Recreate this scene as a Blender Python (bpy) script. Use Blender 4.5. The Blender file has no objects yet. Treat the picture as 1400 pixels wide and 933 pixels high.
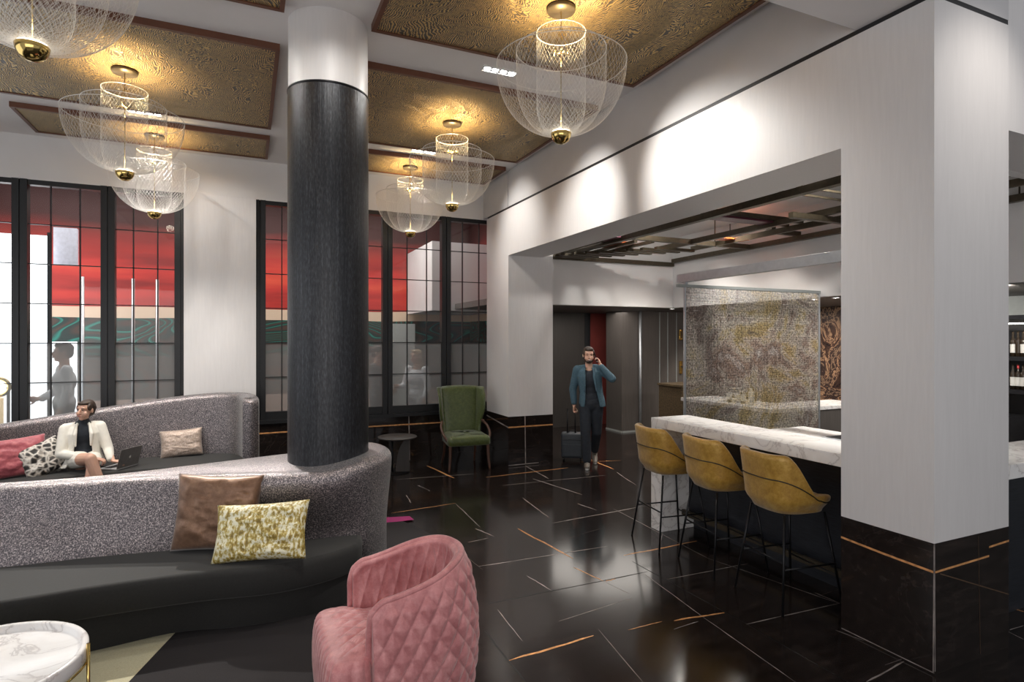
import bpy, bmesh, math, random
from mathutils import Vector, Matrix, noise
PI = math.pi
random.seed(7)
scn = bpy.context.scene
COL = scn.collection
RAD = math.radians

# ------------------------------------------------------------------ materials
def new_mat(name):
    m = bpy.data.materials.new(name); m.use_nodes = True
    nt = m.node_tree
    return m, nt, nt.nodes['Principled BSDF']
def N(nt, typ, **kw):
    n = nt.nodes.new(typ)
    for k, v in kw.items():
        if k in n.inputs: n.inputs[k].default_value = v
        else: setattr(n, k, v)
    return n
def L(nt, a, b): nt.links.new(a, b)
def coords(nt, scale=(1, 1, 1), rot=(0, 0, 0), obj=True):
    tc = N(nt, 'ShaderNodeTexCoord'); mp = N(nt, 'ShaderNodeMapping')
    mp.inputs['Scale'].default_value = scale; mp.inputs['Rotation'].default_value = rot
    L(nt, tc.outputs['Object' if obj else 'Generated'], mp.inputs['Vector'])
    return mp.outputs['Vector']
def ramp(nt, fac, stops, interp='LINEAR'):
    r = N(nt, 'ShaderNodeValToRGB'); r.color_ramp.interpolation = interp
    e = r.color_ramp.elements
    while len(e) > 1: e.remove(e[-1])
    e[0].position = stops[0][0]; e[0].color = (*stops[0][1], 1)
    for p, c in stops[1:]:
        x = e.new(p); x.color = (*c, 1)
    L(nt, fac, r.inputs['Fac']); return r.outputs['Color']
def bump(nt, bsdf, height, strength=.3, dist=.01):
    b = N(nt, 'ShaderNodeBump'); b.inputs['Strength'].default_value = strength; b.inputs['Distance'].default_value = dist
    L(nt, height, b.inputs['Height']); L(nt, b.outputs['Normal'], bsdf.inputs['Normal'])
def solid(name, col, rough=.5, metal=0., var=.12, nscale=20., bmp=0., scale=(1, 1, 1), sheen=0., coat=0., emit=None):
    m, nt, b = new_mat(name)
    v = coords(nt, scale)
    n = N(nt, 'ShaderNodeTexNoise', Scale=nscale, Detail=4.0); L(nt, v, n.inputs['Vector'])
    c = [max(0, x) for x in col]
    L(nt, ramp(nt, n.outputs['Fac'], [(.25, tuple(x*(1-var) for x in c)), (.75, tuple(min(1, x*(1+var)) for x in c))]), b.inputs['Base Color'])
    b.inputs['Roughness'].default_value = rough; b.inputs['Metallic'].default_value = metal
    if sheen: b.inputs['Sheen Weight'].default_value = sheen
    if coat: b.inputs['Coat Weight'].default_value = coat
    if bmp: bump(nt, b, n.outputs['Fac'], bmp)
    if emit:
        b.inputs['Emission Color'].default_value = (*emit[0], 1); b.inputs['Emission Strength'].default_value = emit[1]
    return m
M = {}
def plaster():
    m, nt, b = new_mat('shimmer_plaster')
    v = coords(nt, (14, 14, 1.2)); n = N(nt, 'ShaderNodeTexNoise', Scale=3.0, Detail=6.0, Roughness=.65); L(nt, v, n.inputs['Vector'])
    L(nt, ramp(nt, n.outputs['Fac'], [(.3, (.665, .645, .64)), (.7, (.71, .69, .685))]), b.inputs['Base Color'])
    r = N(nt, 'ShaderNodeMapRange'); r.inputs['To Min'].default_value = .32; r.inputs['To Max'].default_value = .55
    L(nt, n.outputs['Fac'], r.inputs['Value']); L(nt, r.outputs['Result'], b.inputs['Roughness'])
    bump(nt, b, n.outputs['Fac'], .04, .01)
    return m
M['plaster'] = plaster()
M['paint'] = solid('ceiling_paint', (.74, .71, .70), .7, var=.03, nscale=3)
M['paint_white'] = solid('white_paint', (.72, .71, .71), .6, var=.03, nscale=3)
M['gap'] = solid('shadow_gap', (.012, .012, .014), .6)
M['fascia'] = solid('fascia_paint', (.56, .55, .555), .6, var=.03, nscale=4)

def dark_marble(name, rough=.07, scale=1.):
    m, nt, b = new_mat(name)
    v = coords(nt, (1.3*scale, 9*scale, 9*scale)); n = N(nt, 'ShaderNodeTexNoise', Scale=2.2, Detail=9.0, Roughness=.7); L(nt, v, n.inputs['Vector'])
    c1 = ramp(nt, n.outputs['Fac'], [(.3, (.008, .0058, .005)), (.55, (.018, .013, .0115)), (.72, (.036, .026, .022))])
    v2 = coords(nt, (.9*scale, 1.2*scale, 1.2*scale), (0, 0, .5)); n2 = N(nt, 'ShaderNodeTexNoise', Scale=1.3, Detail=7.0, Distortion=1.2); L(nt, v2, n2.inputs['Vector'])
    vein = ramp(nt, n2.outputs['Fac'], [(.494, (0, 0, 0)), (.5, (.012, .009, .008)), (.506, (0, 0, 0))])
    mx = N(nt, 'ShaderNodeMixRGB', blend_type='ADD'); mx.inputs['Fac'].default_value = 1
    L(nt, c1, mx.inputs['Color1']); L(nt, vein, mx.inputs['Color2']); L(nt, mx.outputs['Color'], b.inputs['Base Color'])
    b.inputs['Roughness'].default_value = rough; b.inputs['Specular IOR Level'].default_value = .62
    return m
M['floor'] = dark_marble('dark_veined_marble_floor', .13)
M['wains'] = dark_marble('dark_marble_wainscot', .1)
M['joint'] = solid('tile_joint', (.003, .003, .003), .5)
M['vein_gold'] = solid('gold_vein', (.62, .30, .12), .25, var=.45, nscale=30)
M['vein_white'] = solid('pale_vein', (.27, .235, .22), .25, var=.6, nscale=9)

def gold_weave():
    m, nt, b = new_mat('woven_gold_panel')
    v = coords(nt, (1, 1, 1))
    d = N(nt, 'ShaderNodeTexNoise', Scale=1.1, Detail=3.0, Distortion=2.0); L(nt, v, d.inputs['Vector'])
    mx = N(nt, 'ShaderNodeVectorMath', operation='MULTIPLY_ADD'); mx.inputs[1].default_value = (.55, .55, .55)
    L(nt, d.outputs['Color'], mx.inputs[0]); L(nt, v, mx.inputs[2])
    w = N(nt, 'ShaderNodeTexWave', Scale=20.0, Distortion=4.0, Detail=3.0); w.inputs['Detail Scale'].default_value = 2.0; L(nt, mx.outputs[0], w.inputs['Vector'])
    n = N(nt, 'ShaderNodeTexNoise', Scale=38.0, Detail=4.0); L(nt, v, n.inputs['Vector'])
    a = N(nt, 'ShaderNodeMath', operation='MULTIPLY'); L(nt, w.outputs['Fac'], a.inputs[0]); L(nt, n.outputs['Fac'], a.inputs[1])
    c = ramp(nt, a.outputs[0], [(.10, (.065, .052, .042)), (.24, (.19, .14, .085)), (.42, (.60, .42, .17))])
    L(nt, c, b.inputs['Base Color'])
    L(nt, ramp(nt, a.outputs[0], [(.2, (.15, .15, .15)), (.5, (.75, .75, .75))]), b.inputs['Metallic'])
    b.inputs['Roughness'].default_value = .42
    bump(nt, b, a.outputs[0], .5, .01)
    return m
M['gold_weave'] = gold_weave()
M['panel_frame'] = solid('bronze_brown_frame', (.14, .055, .03), .45, .2)

def column_mat():
    m, nt, b = new_mat('ribbed_dark_column')
    v = coords(nt, (1, 1, .03)); n = N(nt, 'ShaderNodeTexNoise', Scale=55.0, Detail=4.0, Roughness=.8); L(nt, v, n.inputs['Vector'])
    v2 = coords(nt, (1, 1, .25)); n2 = N(nt, 'ShaderNodeTexNoise', Scale=120.0, Detail=2.0); L(nt, v2, n2.inputs['Vector'])
    a = N(nt, 'ShaderNodeMath', operation='MULTIPLY'); L(nt, n.outputs['Fac'], a.inputs[0]); L(nt, n2.outputs['Fac'], a.inputs[1])
    L(nt, ramp(nt, a.outputs[0], [(.15, (.012, .013, .016)), (.27, (.026, .028, .033)), (.42, (.055, .058, .067))]), b.inputs['Base Color'])
    b.inputs['Roughness'].default_value = .38; b.inputs['Metallic'].default_value = .35
    bump(nt, b, n.outputs['Fac'], .4, .008)
    return m
M['column'] = column_mat()

def velvet(name, lo, mid, hi, metal=.55, rough=.42, ns=70.):
    m, nt, b = new_mat(name)
    v = coords(nt); n = N(nt, 'ShaderNodeTexNoise', Scale=ns, Detail=5.0, Roughness=.75); L(nt, v, n.inputs['Vector'])
    L(nt, ramp(nt, n.outputs['Fac'], [(.33, lo), (.5, mid), (.66, hi)]), b.inputs['Base Color'])
    b.inputs['Roughness'].default_value = rough; b.inputs['Metallic'].default_value = metal
    b.inputs['Sheen Weight'].default_value = .3
    bump(nt, b, n.outputs['Fac'], .55, .006)
    return m
M['silver'] = velvet('crushed_silver_velvet', (.028, .026, .031), (.135, .122, .132), (.78, .68, .66), .75, .34, 120.)
M['seatcloth'] = solid('charcoal_upholstery', (.016, .0155, .0145), .9, var=.2, nscale=90, sheen=.08)
M['pink'] = velvet('dusty_pink_velvet', (.36, .115, .12), (.46, .17, .175), (.58, .25, .25), 0., .5, 9.)
M['pink'].node_tree.nodes['Principled BSDF'].inputs['Sheen Weight'].default_value = .35
M['green'] = velvet('olive_green_leather', (.04, .056, .010), (.062, .085, .016), (.09, .115, .03), .0, .33, 30.)
M['walnut'] = solid('walnut_wood', (.09, .04, .025), .35, var=.3, scale=(1, 1, .2))
M['mustard'] = velvet('mustard_leather', (.33, .17, .022), (.44, .245, .036), (.54, .33, .07), .15, .36, 16.)
M['pipe_dark'] = solid('dark_piping', (.03, .022, .012), .6)
M['black_metal'] = solid('black_metal', (.018, .018, .02), .35, .7)
M['chrome'] = solid('brushed_steel', (.62, .65, .68), .4, .75, var=.08)
M['brass'] = solid('polished_brass', (.62, .45, .16), .12, 1., var=.05)
M['brass_dull'] = solid('dull_brass', (.42, .32, .15), .35, .9, var=.1)
M['wire'] = solid('silver_wire', (.80, .79, .78), .35, .5, var=.05)
M['led'] = solid('led_glow', (1, .95, .85), .5, emit=((1, .93, .8), 8.))
M['led_white'] = solid('led_lamp_white', (1, 1, 1), .5, emit=((1, .97, .93), 30.))
M['frame'] = solid('charcoal_window_frame', (.013, .0135, .015), .4, .2)
M['charcoal'] = solid('dark_bar_timber', (.018, .02, .026), .35, var=.55, nscale=9, scale=(1, 1, 14))
M['bronze'] = solid('dark_bronze_beam', (.085, .068, .045), .4, .5, var=.2)
M['taupe'] = solid('taupe_wall_panel', (.105, .092, .084), .5, var=.12, nscale=8, scale=(6, 6, .4))
M['taupe_dark'] = solid('dark_taupe_panel', (.055, .048, .044), .5, var=.12, nscale=8, scale=(6, 6, .4))
M['red'] = solid('deep_red_lacquer', (.24, .05, .042), .4, var=.15, nscale=3)
M['red_dark'] = solid('dark_red_paint', (.07, .014, .013), .5, var=.25, nscale=2)
M['orange'] = solid('orange_lacquer', (.65, .13, .03), .4)
M['plum'] = solid('plum_lacquer', (.11, .015, .035), .4, var=.5, nscale=60)
M['white_lacquer'] = solid('white_lacquer', (.8, .8, .8), .3)
M['greywall'] = solid('pale_grey_wall', (.36, .38, .37), .6, var=.04)
M['shelf'] = solid('black_shelf', (.014, .014, .016), .3, var=.5, scale=(1, 1, 8))

def white_marble():
    m, nt, b = new_mat('white_veined_marble')
    v = coords(nt, (1, 1, 1), (.3, .2, .6)); n = N(nt, 'ShaderNodeTexNoise', Scale=3.0, Detail=9.0, Distortion=1.0, Roughness=.6); L(nt, v, n.inputs['Vector'])
    L(nt, ramp(nt, n.outputs['Fac'], [(.36, (.86, .84, .82)), (.47, (.80, .775, .755)), (.495, (.58, .55, .54)), (.52, (.82, .80, .785)), (.66, (.88, .87, .86))]), b.inputs['Base Color'])
    b.inputs['Roughness'].default_value = .18
    return m
M['marble'] = white_marble()

def gold_marble():
    m, nt, b = new_mat('brown_marble_gold_veins')
    v = coords(nt, (1, 1, 1), (.5, .4, .2)); n = N(nt, 'ShaderNodeTexNoise', Scale=1.6, Detail=10.0, Distortion=2.4, Roughness=.68); L(nt, v, n.inputs['Vector'])
    L(nt, ramp(nt, n.outputs['Fac'], [(.36, (.02, .013, .012)), (.455, (.055, .03, .022)), (.485, (.33, .20, .12)), (.505, (.04, .024, .02)), (.57, (.025, .017, .017)), (.60, (.22, .14, .09)), (.63, (.03, .02, .018))]), b.inputs['Base Color'])
    b.inputs['Roughness'].default_value = .2
    return m
M['gold_marble'] = gold_marble()

def mesh_cloth():
    m, nt, b = new_mat('metal_mesh_curtain')
    v = coords(nt); n = N(nt, 'ShaderNodeTexNoise', Scale=1.7, Detail=8.0, Roughness=.7, Distortion=.8); L(nt, v, n.inputs['Vector'])
    n2 = N(nt, 'ShaderNodeTexNoise', Scale=45.0, Detail=2.0); L(nt, v, n2.inputs['Vector'])
    c = ramp(nt, n.outputs['Fac'], [(.30, (.22, .21, .20)), (.42, (.62, .50, .26)), (.5, (.74, .69, .62)), (.58, (.38, .29, .25)), (.68, (.85, .83, .80))])
    mx = N(nt, 'ShaderNodeMixRGB', blend_type='MULTIPLY'); mx.inputs['Fac'].default_value = 1
    L(nt, c, mx.inputs['Color1']); L(nt, ramp(nt, n2.outputs['Fac'], [(.35, (.35, .35, .35)), (.65, (1.3, 1.3, 1.3))]), mx.inputs['Color2'])
    L(nt, mx.outputs['Color'], b.inputs['Base Color'])
    b.inputs['Roughness'].default_value = .45; b.inputs['Metallic'].default_value = .35
    return m
M['meshcloth'] = mesh_cloth()

def mural():
    m, nt, b = new_mat('striped_mural')
    tc = N(nt, 'ShaderNodeTexCoord'); sx = N(nt, 'ShaderNodeSeparateXYZ'); L(nt, tc.outputs['Object'], sx.inputs['Vector'])
    v = coords(nt, (.25, 1, 2.2)); n = N(nt, 'ShaderNodeTexNoise', Scale=1.5, Detail=5.0); L(nt, v, n.inputs['Vector'])
    red = ramp(nt, n.outputs['Fac'], [(.3, (.22, .010, .009)), (.5, (.50, .028, .02)), (.68, (.66, .075, .035))])
    v2 = coords(nt, (.35, 1, .9)); n2 = N(nt, 'ShaderNodeTexNoise', Scale=.8, Detail=2.0, Distortion=.6); L(nt, v2, n2.inputs['Vector'])
    mu = N(nt, 'ShaderNodeMath', operation='MULTIPLY'); mu.inputs[1].default_value = 26; L(nt, n2.outputs['Fac'], mu.inputs[0])
    fr = N(nt, 'ShaderNodeMath', operation='FRACT'); L(nt, mu.outputs[0], fr.inputs[0])
    grn = ramp(nt, fr.outputs[0], [(0, (.012, .03, .026)), (.35, (.07, .035, .025)), (.55, (.02, .04, .035)), (.72, (.015, .22, .17)), (.8, (.012, .03, .026)), (1, (.012, .03, .026))])
    low = ramp(nt, fr.outputs[0], [(0, (.13, .12, .11)), (.5, (.17, .11, .09)), (.75, (.10, .13, .12)), (1, (.13, .12, .11))])
    def step(z):
        s = N(nt, 'ShaderNodeMath', operation='GREATER_THAN'); s.inputs[1].default_value = z
        ad = N(nt, 'ShaderNodeMath', operation='MULTIPLY_ADD'); ad.inputs[1].default_value = .10; L(nt, n2.outputs['Fac'], ad.inputs[0]); L(nt, sx.outputs['Z'], ad.inputs[2])
        L(nt, ad.outputs[0], s.inputs[0]); return s.outputs[0]
    def mix(f, a, c):
        x = N(nt, 'ShaderNodeMixRGB'); L(nt, f, x.inputs['Fac'])
        for s, q in ((x.inputs['Color1'], a), (x.inputs['Color2'], c)):
            if isinstance(q, tuple): s.default_value = (*q, 1)
            else: L(nt, q, s)
        return x.outputs['Color']
    c = mix(step(.85), (.50, .37, .31), low)
    c = mix(step(1.62), c, grn)
    c = mix(step(2.32), c, (.66, .50, .37))
    c = mix(step(2.52), c, red)
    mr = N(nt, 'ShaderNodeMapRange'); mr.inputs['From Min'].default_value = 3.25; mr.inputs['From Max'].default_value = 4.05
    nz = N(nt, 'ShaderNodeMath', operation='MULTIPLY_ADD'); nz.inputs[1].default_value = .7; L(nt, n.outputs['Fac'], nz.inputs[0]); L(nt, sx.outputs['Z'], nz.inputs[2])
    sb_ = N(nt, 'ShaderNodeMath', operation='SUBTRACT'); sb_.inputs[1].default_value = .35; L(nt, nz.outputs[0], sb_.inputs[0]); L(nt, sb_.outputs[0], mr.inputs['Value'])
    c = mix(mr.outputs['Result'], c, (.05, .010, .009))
    L(nt, c, b.inputs['Base Color']); b.inputs['Roughness'].default_value = .6
    return m
M['mural'] = mural()

def glass(name, frosted=False):
    m = bpy.data.materials.new(name); m.use_nodes = True; nt = m.node_tree; nt.nodes.clear()
    o = N(nt, 'ShaderNodeOutputMaterial'); mx = N(nt, 'ShaderNodeMixShader'); t = N(nt, 'ShaderNodeBsdfTransparent')
    if frosted:
        t.inputs['Color'].default_value = (.66, .69, .69, 1)
        g = N(nt, 'ShaderNodeBsdfDiffuse'); g.inputs['Color'].default_value = (.30, .31, .31, 1)
        tl = N(nt, 'ShaderNodeBsdfTranslucent'); tl.inputs['Color'].default_value = (.5, .52, .52, 1)
        m2 = N(nt, 'ShaderNodeMixShader'); m2.inputs['Fac'].default_value = .6
        L(nt, g.outputs[0], m2.inputs[1]); L(nt, tl.outputs[0], m2.inputs[2])
        mx.inputs['Fac'].default_value = .36
        L(nt, t.outputs[0], mx.inputs[1]); L(nt, m2.outputs[0], mx.inputs[2])
    else:
        t.inputs['Color'].default_value = (.90, .92, .92, 1)
        g = N(nt, 'ShaderNodeBsdfGlossy'); g.inputs['Roughness'].default_value = .02
        fr = N(nt, 'ShaderNodeFresnel'); fr.inputs['IOR'].default_value = 1.5
        L(nt, fr.outputs[0], mx.inputs['Fac']); L(nt, t.outputs[0], mx.inputs[1]); L(nt, g.outputs[0], mx.inputs[2])
    L(nt, mx.outputs[0], o.inputs['Surface'])
    return m
M['glass'] = glass('clear_glass'); M['frost'] = glass('frosted_glass', True)
M['daylight'] = solid('bright_daylight_glass', (1, 1, 1), .5, emit=((.93, .96, 1), 2.2))
M['lavender'] = solid('pale_lavender_panel', (.62, .64, .74), .5)
M['warmglow'] = solid('warm_lit_panel', (.8, .6, .35), .5, emit=((1, .72, .38), .8))
# fabrics of cushions and people
M['copper'] = velvet('copper_satin', (.13, .065, .035), (.19, .10, .058), (.26, .15, .09), .35, .38, 12.)
M['beige'] = velvet('champagne_fabric', (.30, .22, .17), (.44, .34, .28), (.60, .5, .43), .3, .45, 60.)
M['rose'] = velvet('rose_velvet', (.30, .05, .07), (.40, .085, .105), (.5, .14, .15), 0., .5, 14.)
def yellow_cloth():
    m, nt, b = new_mat('distressed_yellow_velvet')
    v = coords(nt, (1, 1, 1)); n = N(nt, 'ShaderNodeTexNoise', Scale=9.0, Detail=7.0, Roughness=.85); L(nt, v, n.inputs['Vector'])
    w = N(nt, 'ShaderNodeTexNoise', Scale=60.0, Detail=2.0); L(nt, coords(nt, (1, 1, .5)), w.inputs['Vector'])
    a = N(nt, 'ShaderNodeMath', operation='ADD'); L(nt, n.outputs['Fac'], a.inputs[0]); L(nt, w.outputs['Fac'], a.inputs[1])
    L(nt, ramp(nt, a.outputs[0], [(.82, (.22, .15, .03)), (.92, (.42, .31, .07)), (1.0, (.50, .43, .18)), (1.07, (.75, .72, .55))]), b.inputs['Base Color'])
    a2 = N(nt, 'ShaderNodeMath', operation='MULTIPLY'); a2.inputs[1].default_value = 1.
    b.inputs['Roughness'].default_value = .5; bump(nt, b, a.outputs[0], .5, .006)
    r = [x for x in nt.nodes if x.type == 'VALTORGB'][0]
    # the ramp runs 0..1, so halve the sum before it
    h = N(nt, 'ShaderNodeMath', operation='MULTIPLY'); h.inputs[1].default_value = .5
    L(nt, a.outputs[0], h.inputs[0]); L(nt, h.outputs[0], r.inputs['Fac'])
    for e, p in zip(r.color_ramp.elements, (.42, .475, .505, .55)): e.position = p
    return m
M['yellow'] = yellow_cloth()
def snake():
    m, nt, b = new_mat('scaled_black_white_fabric')
    v = coords(nt, (1, 1, 1)); w = N(nt, 'ShaderNodeTexVoronoi', Scale=17.0); w.feature = 'DISTANCE_TO_EDGE'; L(nt, v, w.inputs['Vector'])
    L(nt, ramp(nt, w.outputs['Distance'], [(.03, (.62, .58, .52)), (.12, (.30, .27, .24)), (.2, (.03, .027, .025))]), b.inputs['Base Color'])
    b.inputs['Roughness'].default_value = .5; return m
M['snake'] = snake()
M['skin'] = solid('skin', (.56, .33, .24), .5, var=.05)
M['skin'].node_tree.nodes['Principled BSDF'].inputs['Subsurface Weight'].default_value = .1
M['hair'] = solid('dark_brown_hair', (.035, .02, .013), .5, var=.4, nscale=60)
M['blonde'] = solid('blonde_hair', (.42, .30, .18), .5, var=.3, nscale=60)
M['blue_jacket'] = solid('blue_wool_blazer', (.05, .10, .135), .8, var=.25, nscale=60)
M['navy'] = solid('dark_navy_cloth', (.012, .016, .024), .85, var=.3)
M['cream'] = solid('cream_blazer_cloth', (.72, .69, .62), .75, var=.07)
M['white_cloth'] = solid('white_cloth', (.7, .72, .75), .8, var=.05)
M['grey_cloth'] = solid('grey_cloth', (.08, .085, .09), .8)
M['shoe'] = solid('grey_leather_shoe', (.16, .14, .12), .5)
M['sole'] = solid('white_sole', (.6, .6, .58), .6)
M['eye'] = solid('eye_dark', (.02, .015, .012), .2)
M['lips'] = solid('lips', (.42, .14, .12), .5)
M['case'] = solid('black_case_fabric', (.028, .034, .042), .55, var=.15, nscale=50)
M['laptop'] = solid('laptop_aluminium', (.26, .245, .24), .35, .6)
M['laptop_keys'] = solid('pale_laptop_deck', (.55, .55, .56), .4, .3)
M['glass_dark'] = solid('dark_bottle_glass', (.03, .02, .012), .1)
M['label_white'] = solid('white_label', (.62, .60, .56), .6)
M['redcap'] = solid('red_bottle_neck', (.45, .03, .03), .3)
M['goldplate'] = solid('gold_plate', (.55, .36, .10), .25, .9)
M['screen_black'] = solid('black_indicator', (.02, .02, .02), .2)
M['leaf_desk'] = solid('brown_gold_laminate', (.12, .085, .05), .4, .3, var=.5, nscale=40)
def rugmat():
    m, nt, b = new_mat('dark_pile_rug')
    n = N(nt, 'ShaderNodeTexNoise', Scale=300.0, Detail=2.0); L(nt, coords(nt), n.inputs['Vector'])
    L(nt, ramp(nt, n.outputs['Fac'], [(.3, (.005, .0035, .004)), (.7, (.010, .0065, .0075))]), b.inputs['Base Color'])
    b.inputs['Roughness'].default_value = .95; bump(nt, b, n.outputs['Fac'], .5, .004); return m
M['rug'] = rugmat()
M['rug_cream'] = solid('cream_pile', (.40, .37, .25), .95, var=.15, nscale=200)
M['rug_magenta'] = solid('magenta_pile', (.36, .03, .16), .95, var=.15, nscale=200)

# ------------------------------------------------------------------ mesh helpers
class MB:
    def __init__(s): s.v = []; s.f = []; s.mi = []; s.sm = []
    def add(s, vs, fs, mi=0, smooth=False):
        o = len(s.v); s.v += [tuple(p) for p in vs]
        for f in fs: s.f.append([i+o for i in f]); s.mi.append(mi); s.sm.append(smooth)
    def box(s, a, b, mi=0):
        x0, y0, z0 = a; x1, y1, z1 = b
        s.add([(x0,y0,z0),(x1,y0,z0),(x1,y1,z0),(x0,y1,z0),(x0,y0,z1),(x1,y0,z1),(x1,y1,z1),(x0,y1,z1)],
              [(3,2,1,0),(4,5,6,7),(0,1,5,4),(1,2,6,5),(2,3,7,6),(3,0,4,7)], mi)
    def obox(s, c, ax, ay, az, mi=0):
        c = Vector(c); ax, ay, az = Vector(ax), Vector(ay), Vector(az)
        vs = [c + i*ax + j*ay + k*az for k in (-1, 1) for (i, j) in ((-1,-1),(1,-1),(1,1),(-1,1))]
        s.add(vs, [(3,2,1,0),(4,5,6,7),(0,1,5,4),(1,2,6,5),(2,3,7,6),(3,0,4,7)], mi)
    def prism(s, poly, z0, z1, mi=0):
        n = len(poly)
        s.add([(x, y, z0) for x, y in poly] + [(x, y, z1) for x, y in poly],
              [list(range(n))[::-1], list(range(n, 2*n))] + [(i, (i+1) % n, (i+1) % n + n, i+n) for i in range(n)], mi)
    def tube(s, pts, r, seg=8, mi=0, caps=True, closed=False):
        pts = [Vector(p) for p in pts]; n = len(pts)
        rs = r if isinstance(r, (list, tuple)) else [r]*n
        rings = []; up = None
        for i, p in enumerate(pts):
            if closed: t = pts[(i+1) % n] - pts[i-1]
            else: t = pts[min(i+1, n-1)] - pts[max(i-1, 0)]
            t.normalize()
            if up is None:
                up = Vector((0, 0, 1)) if abs(t.z) < .9 else Vector((1, 0, 0))
            up = (up - t*up.dot(t)); up.normalize(); w = t.cross(up)
            rings.append([p + rs[i]*(math.cos(2*PI*k/seg)*up + math.sin(2*PI*k/seg)*w) for k in range(seg)])
        s.loft(rings, mi, caps and not closed, closed_path=closed)
    def loft(s, rings, mi=0, caps=True, closed_path=False, ring_closed=True, smooth=True):
        m = len(rings[0]); vs = [p for r in rings for p in r]; fs = []
        nr = len(rings)
        for i in range(nr if closed_path else nr-1):
            j = (i+1) % nr
            for k in range(m if ring_closed else m-1):
                l = (k+1) % m
                fs.append((i*m+k, i*m+l, j*m+l, j*m+k))
        s.add(vs, fs, mi, smooth)
        if caps and ring_closed:
            o = len(s.v) - len(vs)
            s.f.append([o+k for k in range(m)][::-1]); s.mi.append(mi); s.sm.append(False)
            s.f.append([o+(nr-1)*m+k for k in range(m)]); s.mi.append(mi); s.sm.append(False)
    def lathe(s, prof, c=(0, 0, 0), seg=32, mi=0, a0=0, a1=2*PI):
        full = abs(a1-a0-2*PI) < 1e-6
        rings = []
        for k in range(seg if full else seg+1):
            a = a0+(a1-a0)*k/seg
            rings.append([(c[0]+r*math.cos(a), c[1]+r*math.sin(a), c[2]+z) for r, z in prof])
        s.loft(rings, mi, False, closed_path=full, ring_closed=False)
    def ball(s, c, r, seg=16, mi=0, sc=(1, 1, 1), rot=None):
        rings = []
        for i in range(1, seg//2):
            a = PI*i/(seg//2); rings.append([])
            for k in range(seg):
                p = Vector((math.sin(a)*math.cos(2*PI*k/seg)*r*sc[0], math.sin(a)*math.sin(2*PI*k/seg)*r*sc[1], math.cos(a)*r*sc[2]))
                if rot: p = rot @ p
                rings[-1].append(tuple(Vector(c)+p))
        s.loft(rings, mi, True)
    def strip(s, a, b, w, z, mi, w2=None):
        a = Vector((a[0], a[1])); b = Vector((b[0], b[1])); d = b-a; n = Vector((-d.y, d.x)); n.normalize()
        w2 = w if w2 is None else w2; rnd = random.Random(int(a.x*1000))
        K = 6; vs = []
        for i in range(K+1):
            t = i/K; ww = (w+(w2-w)*t)*(1 if 0 < i < K else .35)*rnd.uniform(.75, 1.2); off = rnd.uniform(-.3, .3)*w
            q = a+d*t+n*off
            vs += [(q.x+n.x*ww/2, q.y+n.y*ww/2, z), (q.x-n.x*ww/2, q.y-n.y*ww/2, z)]
        s.add(vs, [(2*i, 2*i+1, 2*i+3, 2*i+2) for i in range(K)], mi)
    def build(s, name, mats, parent=None, recalc=True, **props):
        me = bpy.data.meshes.new(name); me.from_pydata(s.v, [], s.f)
        if not isinstance(mats, (list, tuple)): mats = [mats]
        for m in mats: me.materials.append(M[m] if isinstance(m, str) else m)
        for p, mi, sm in zip(me.polygons, s.mi, s.sm): p.material_index = mi; p.use_smooth = sm
        if recalc:
            bm = bmesh.new(); bm.from_mesh(me); bmesh.ops.recalc_face_normals(bm, faces=bm.faces); bm.to_mesh(me); bm.free()
        o = bpy.data.objects.new(name, me); COL.objects.link(o)
        if parent: o.parent = parent
        for k, v in props.items(): o[k] = v
        return o
def thing(name, label, cat, loc=(0, 0, 0), rz=0, group=None):
    o = bpy.data.objects.new(name, None); COL.objects.link(o); o.location = loc; o.rotation_euler = (0, 0, rz)
    o['label'] = label; o['category'] = cat
    if group: o['group'] = group
    o.empty_display_size = .1
    return o
def tag(o, label, cat, group=None):
    o['label'] = label; o['category'] = cat
    if group: o['group'] = group
    return o
def struct(mb, name, mats, parent=None, **k):
    o = mb.build(name, mats, parent, **k)
    if not parent: o['kind'] = 'structure'
    return o
def copy_tree(o, parent=None):
    c = o.copy(); COL.objects.link(c)
    if parent: c.parent = parent
    for ch in [x for x in bpy.data.objects if x.parent == o]: copy_tree(ch, c)
    return c
def bevel(o, w=.005, seg=2):
    m = o.modifiers.new('b', 'BEVEL'); m.width = w; m.segments = seg; m.limit_method = 'ANGLE'; m.angle_limit = RAD(40); return o
def catmull(pts, n, closed=False):
    P = [Vector(p) for p in pts]; out = []; m = len(P)
    segs = m if closed else m-1
    for i in range(segs):
        if closed: a, b, c, d = P[i-1], P[i], P[(i+1) % m], P[(i+2) % m]
        else: a, b, c, d = P[max(i-1, 0)], P[i], P[i+1], P[min(i+2, m-1)]
        for k in range(n):
            t = k/n
            out.append(.5*((2*b)+(-a+c)*t+(2*a-5*b+4*c-d)*t*t+(-a+3*b-3*c+d)*t*t*t))
    if not closed: out.append(P[-1])
    return out
def smooth(t): t = max(0, min(1, t)); return t*t*(3-2*t)

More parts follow.
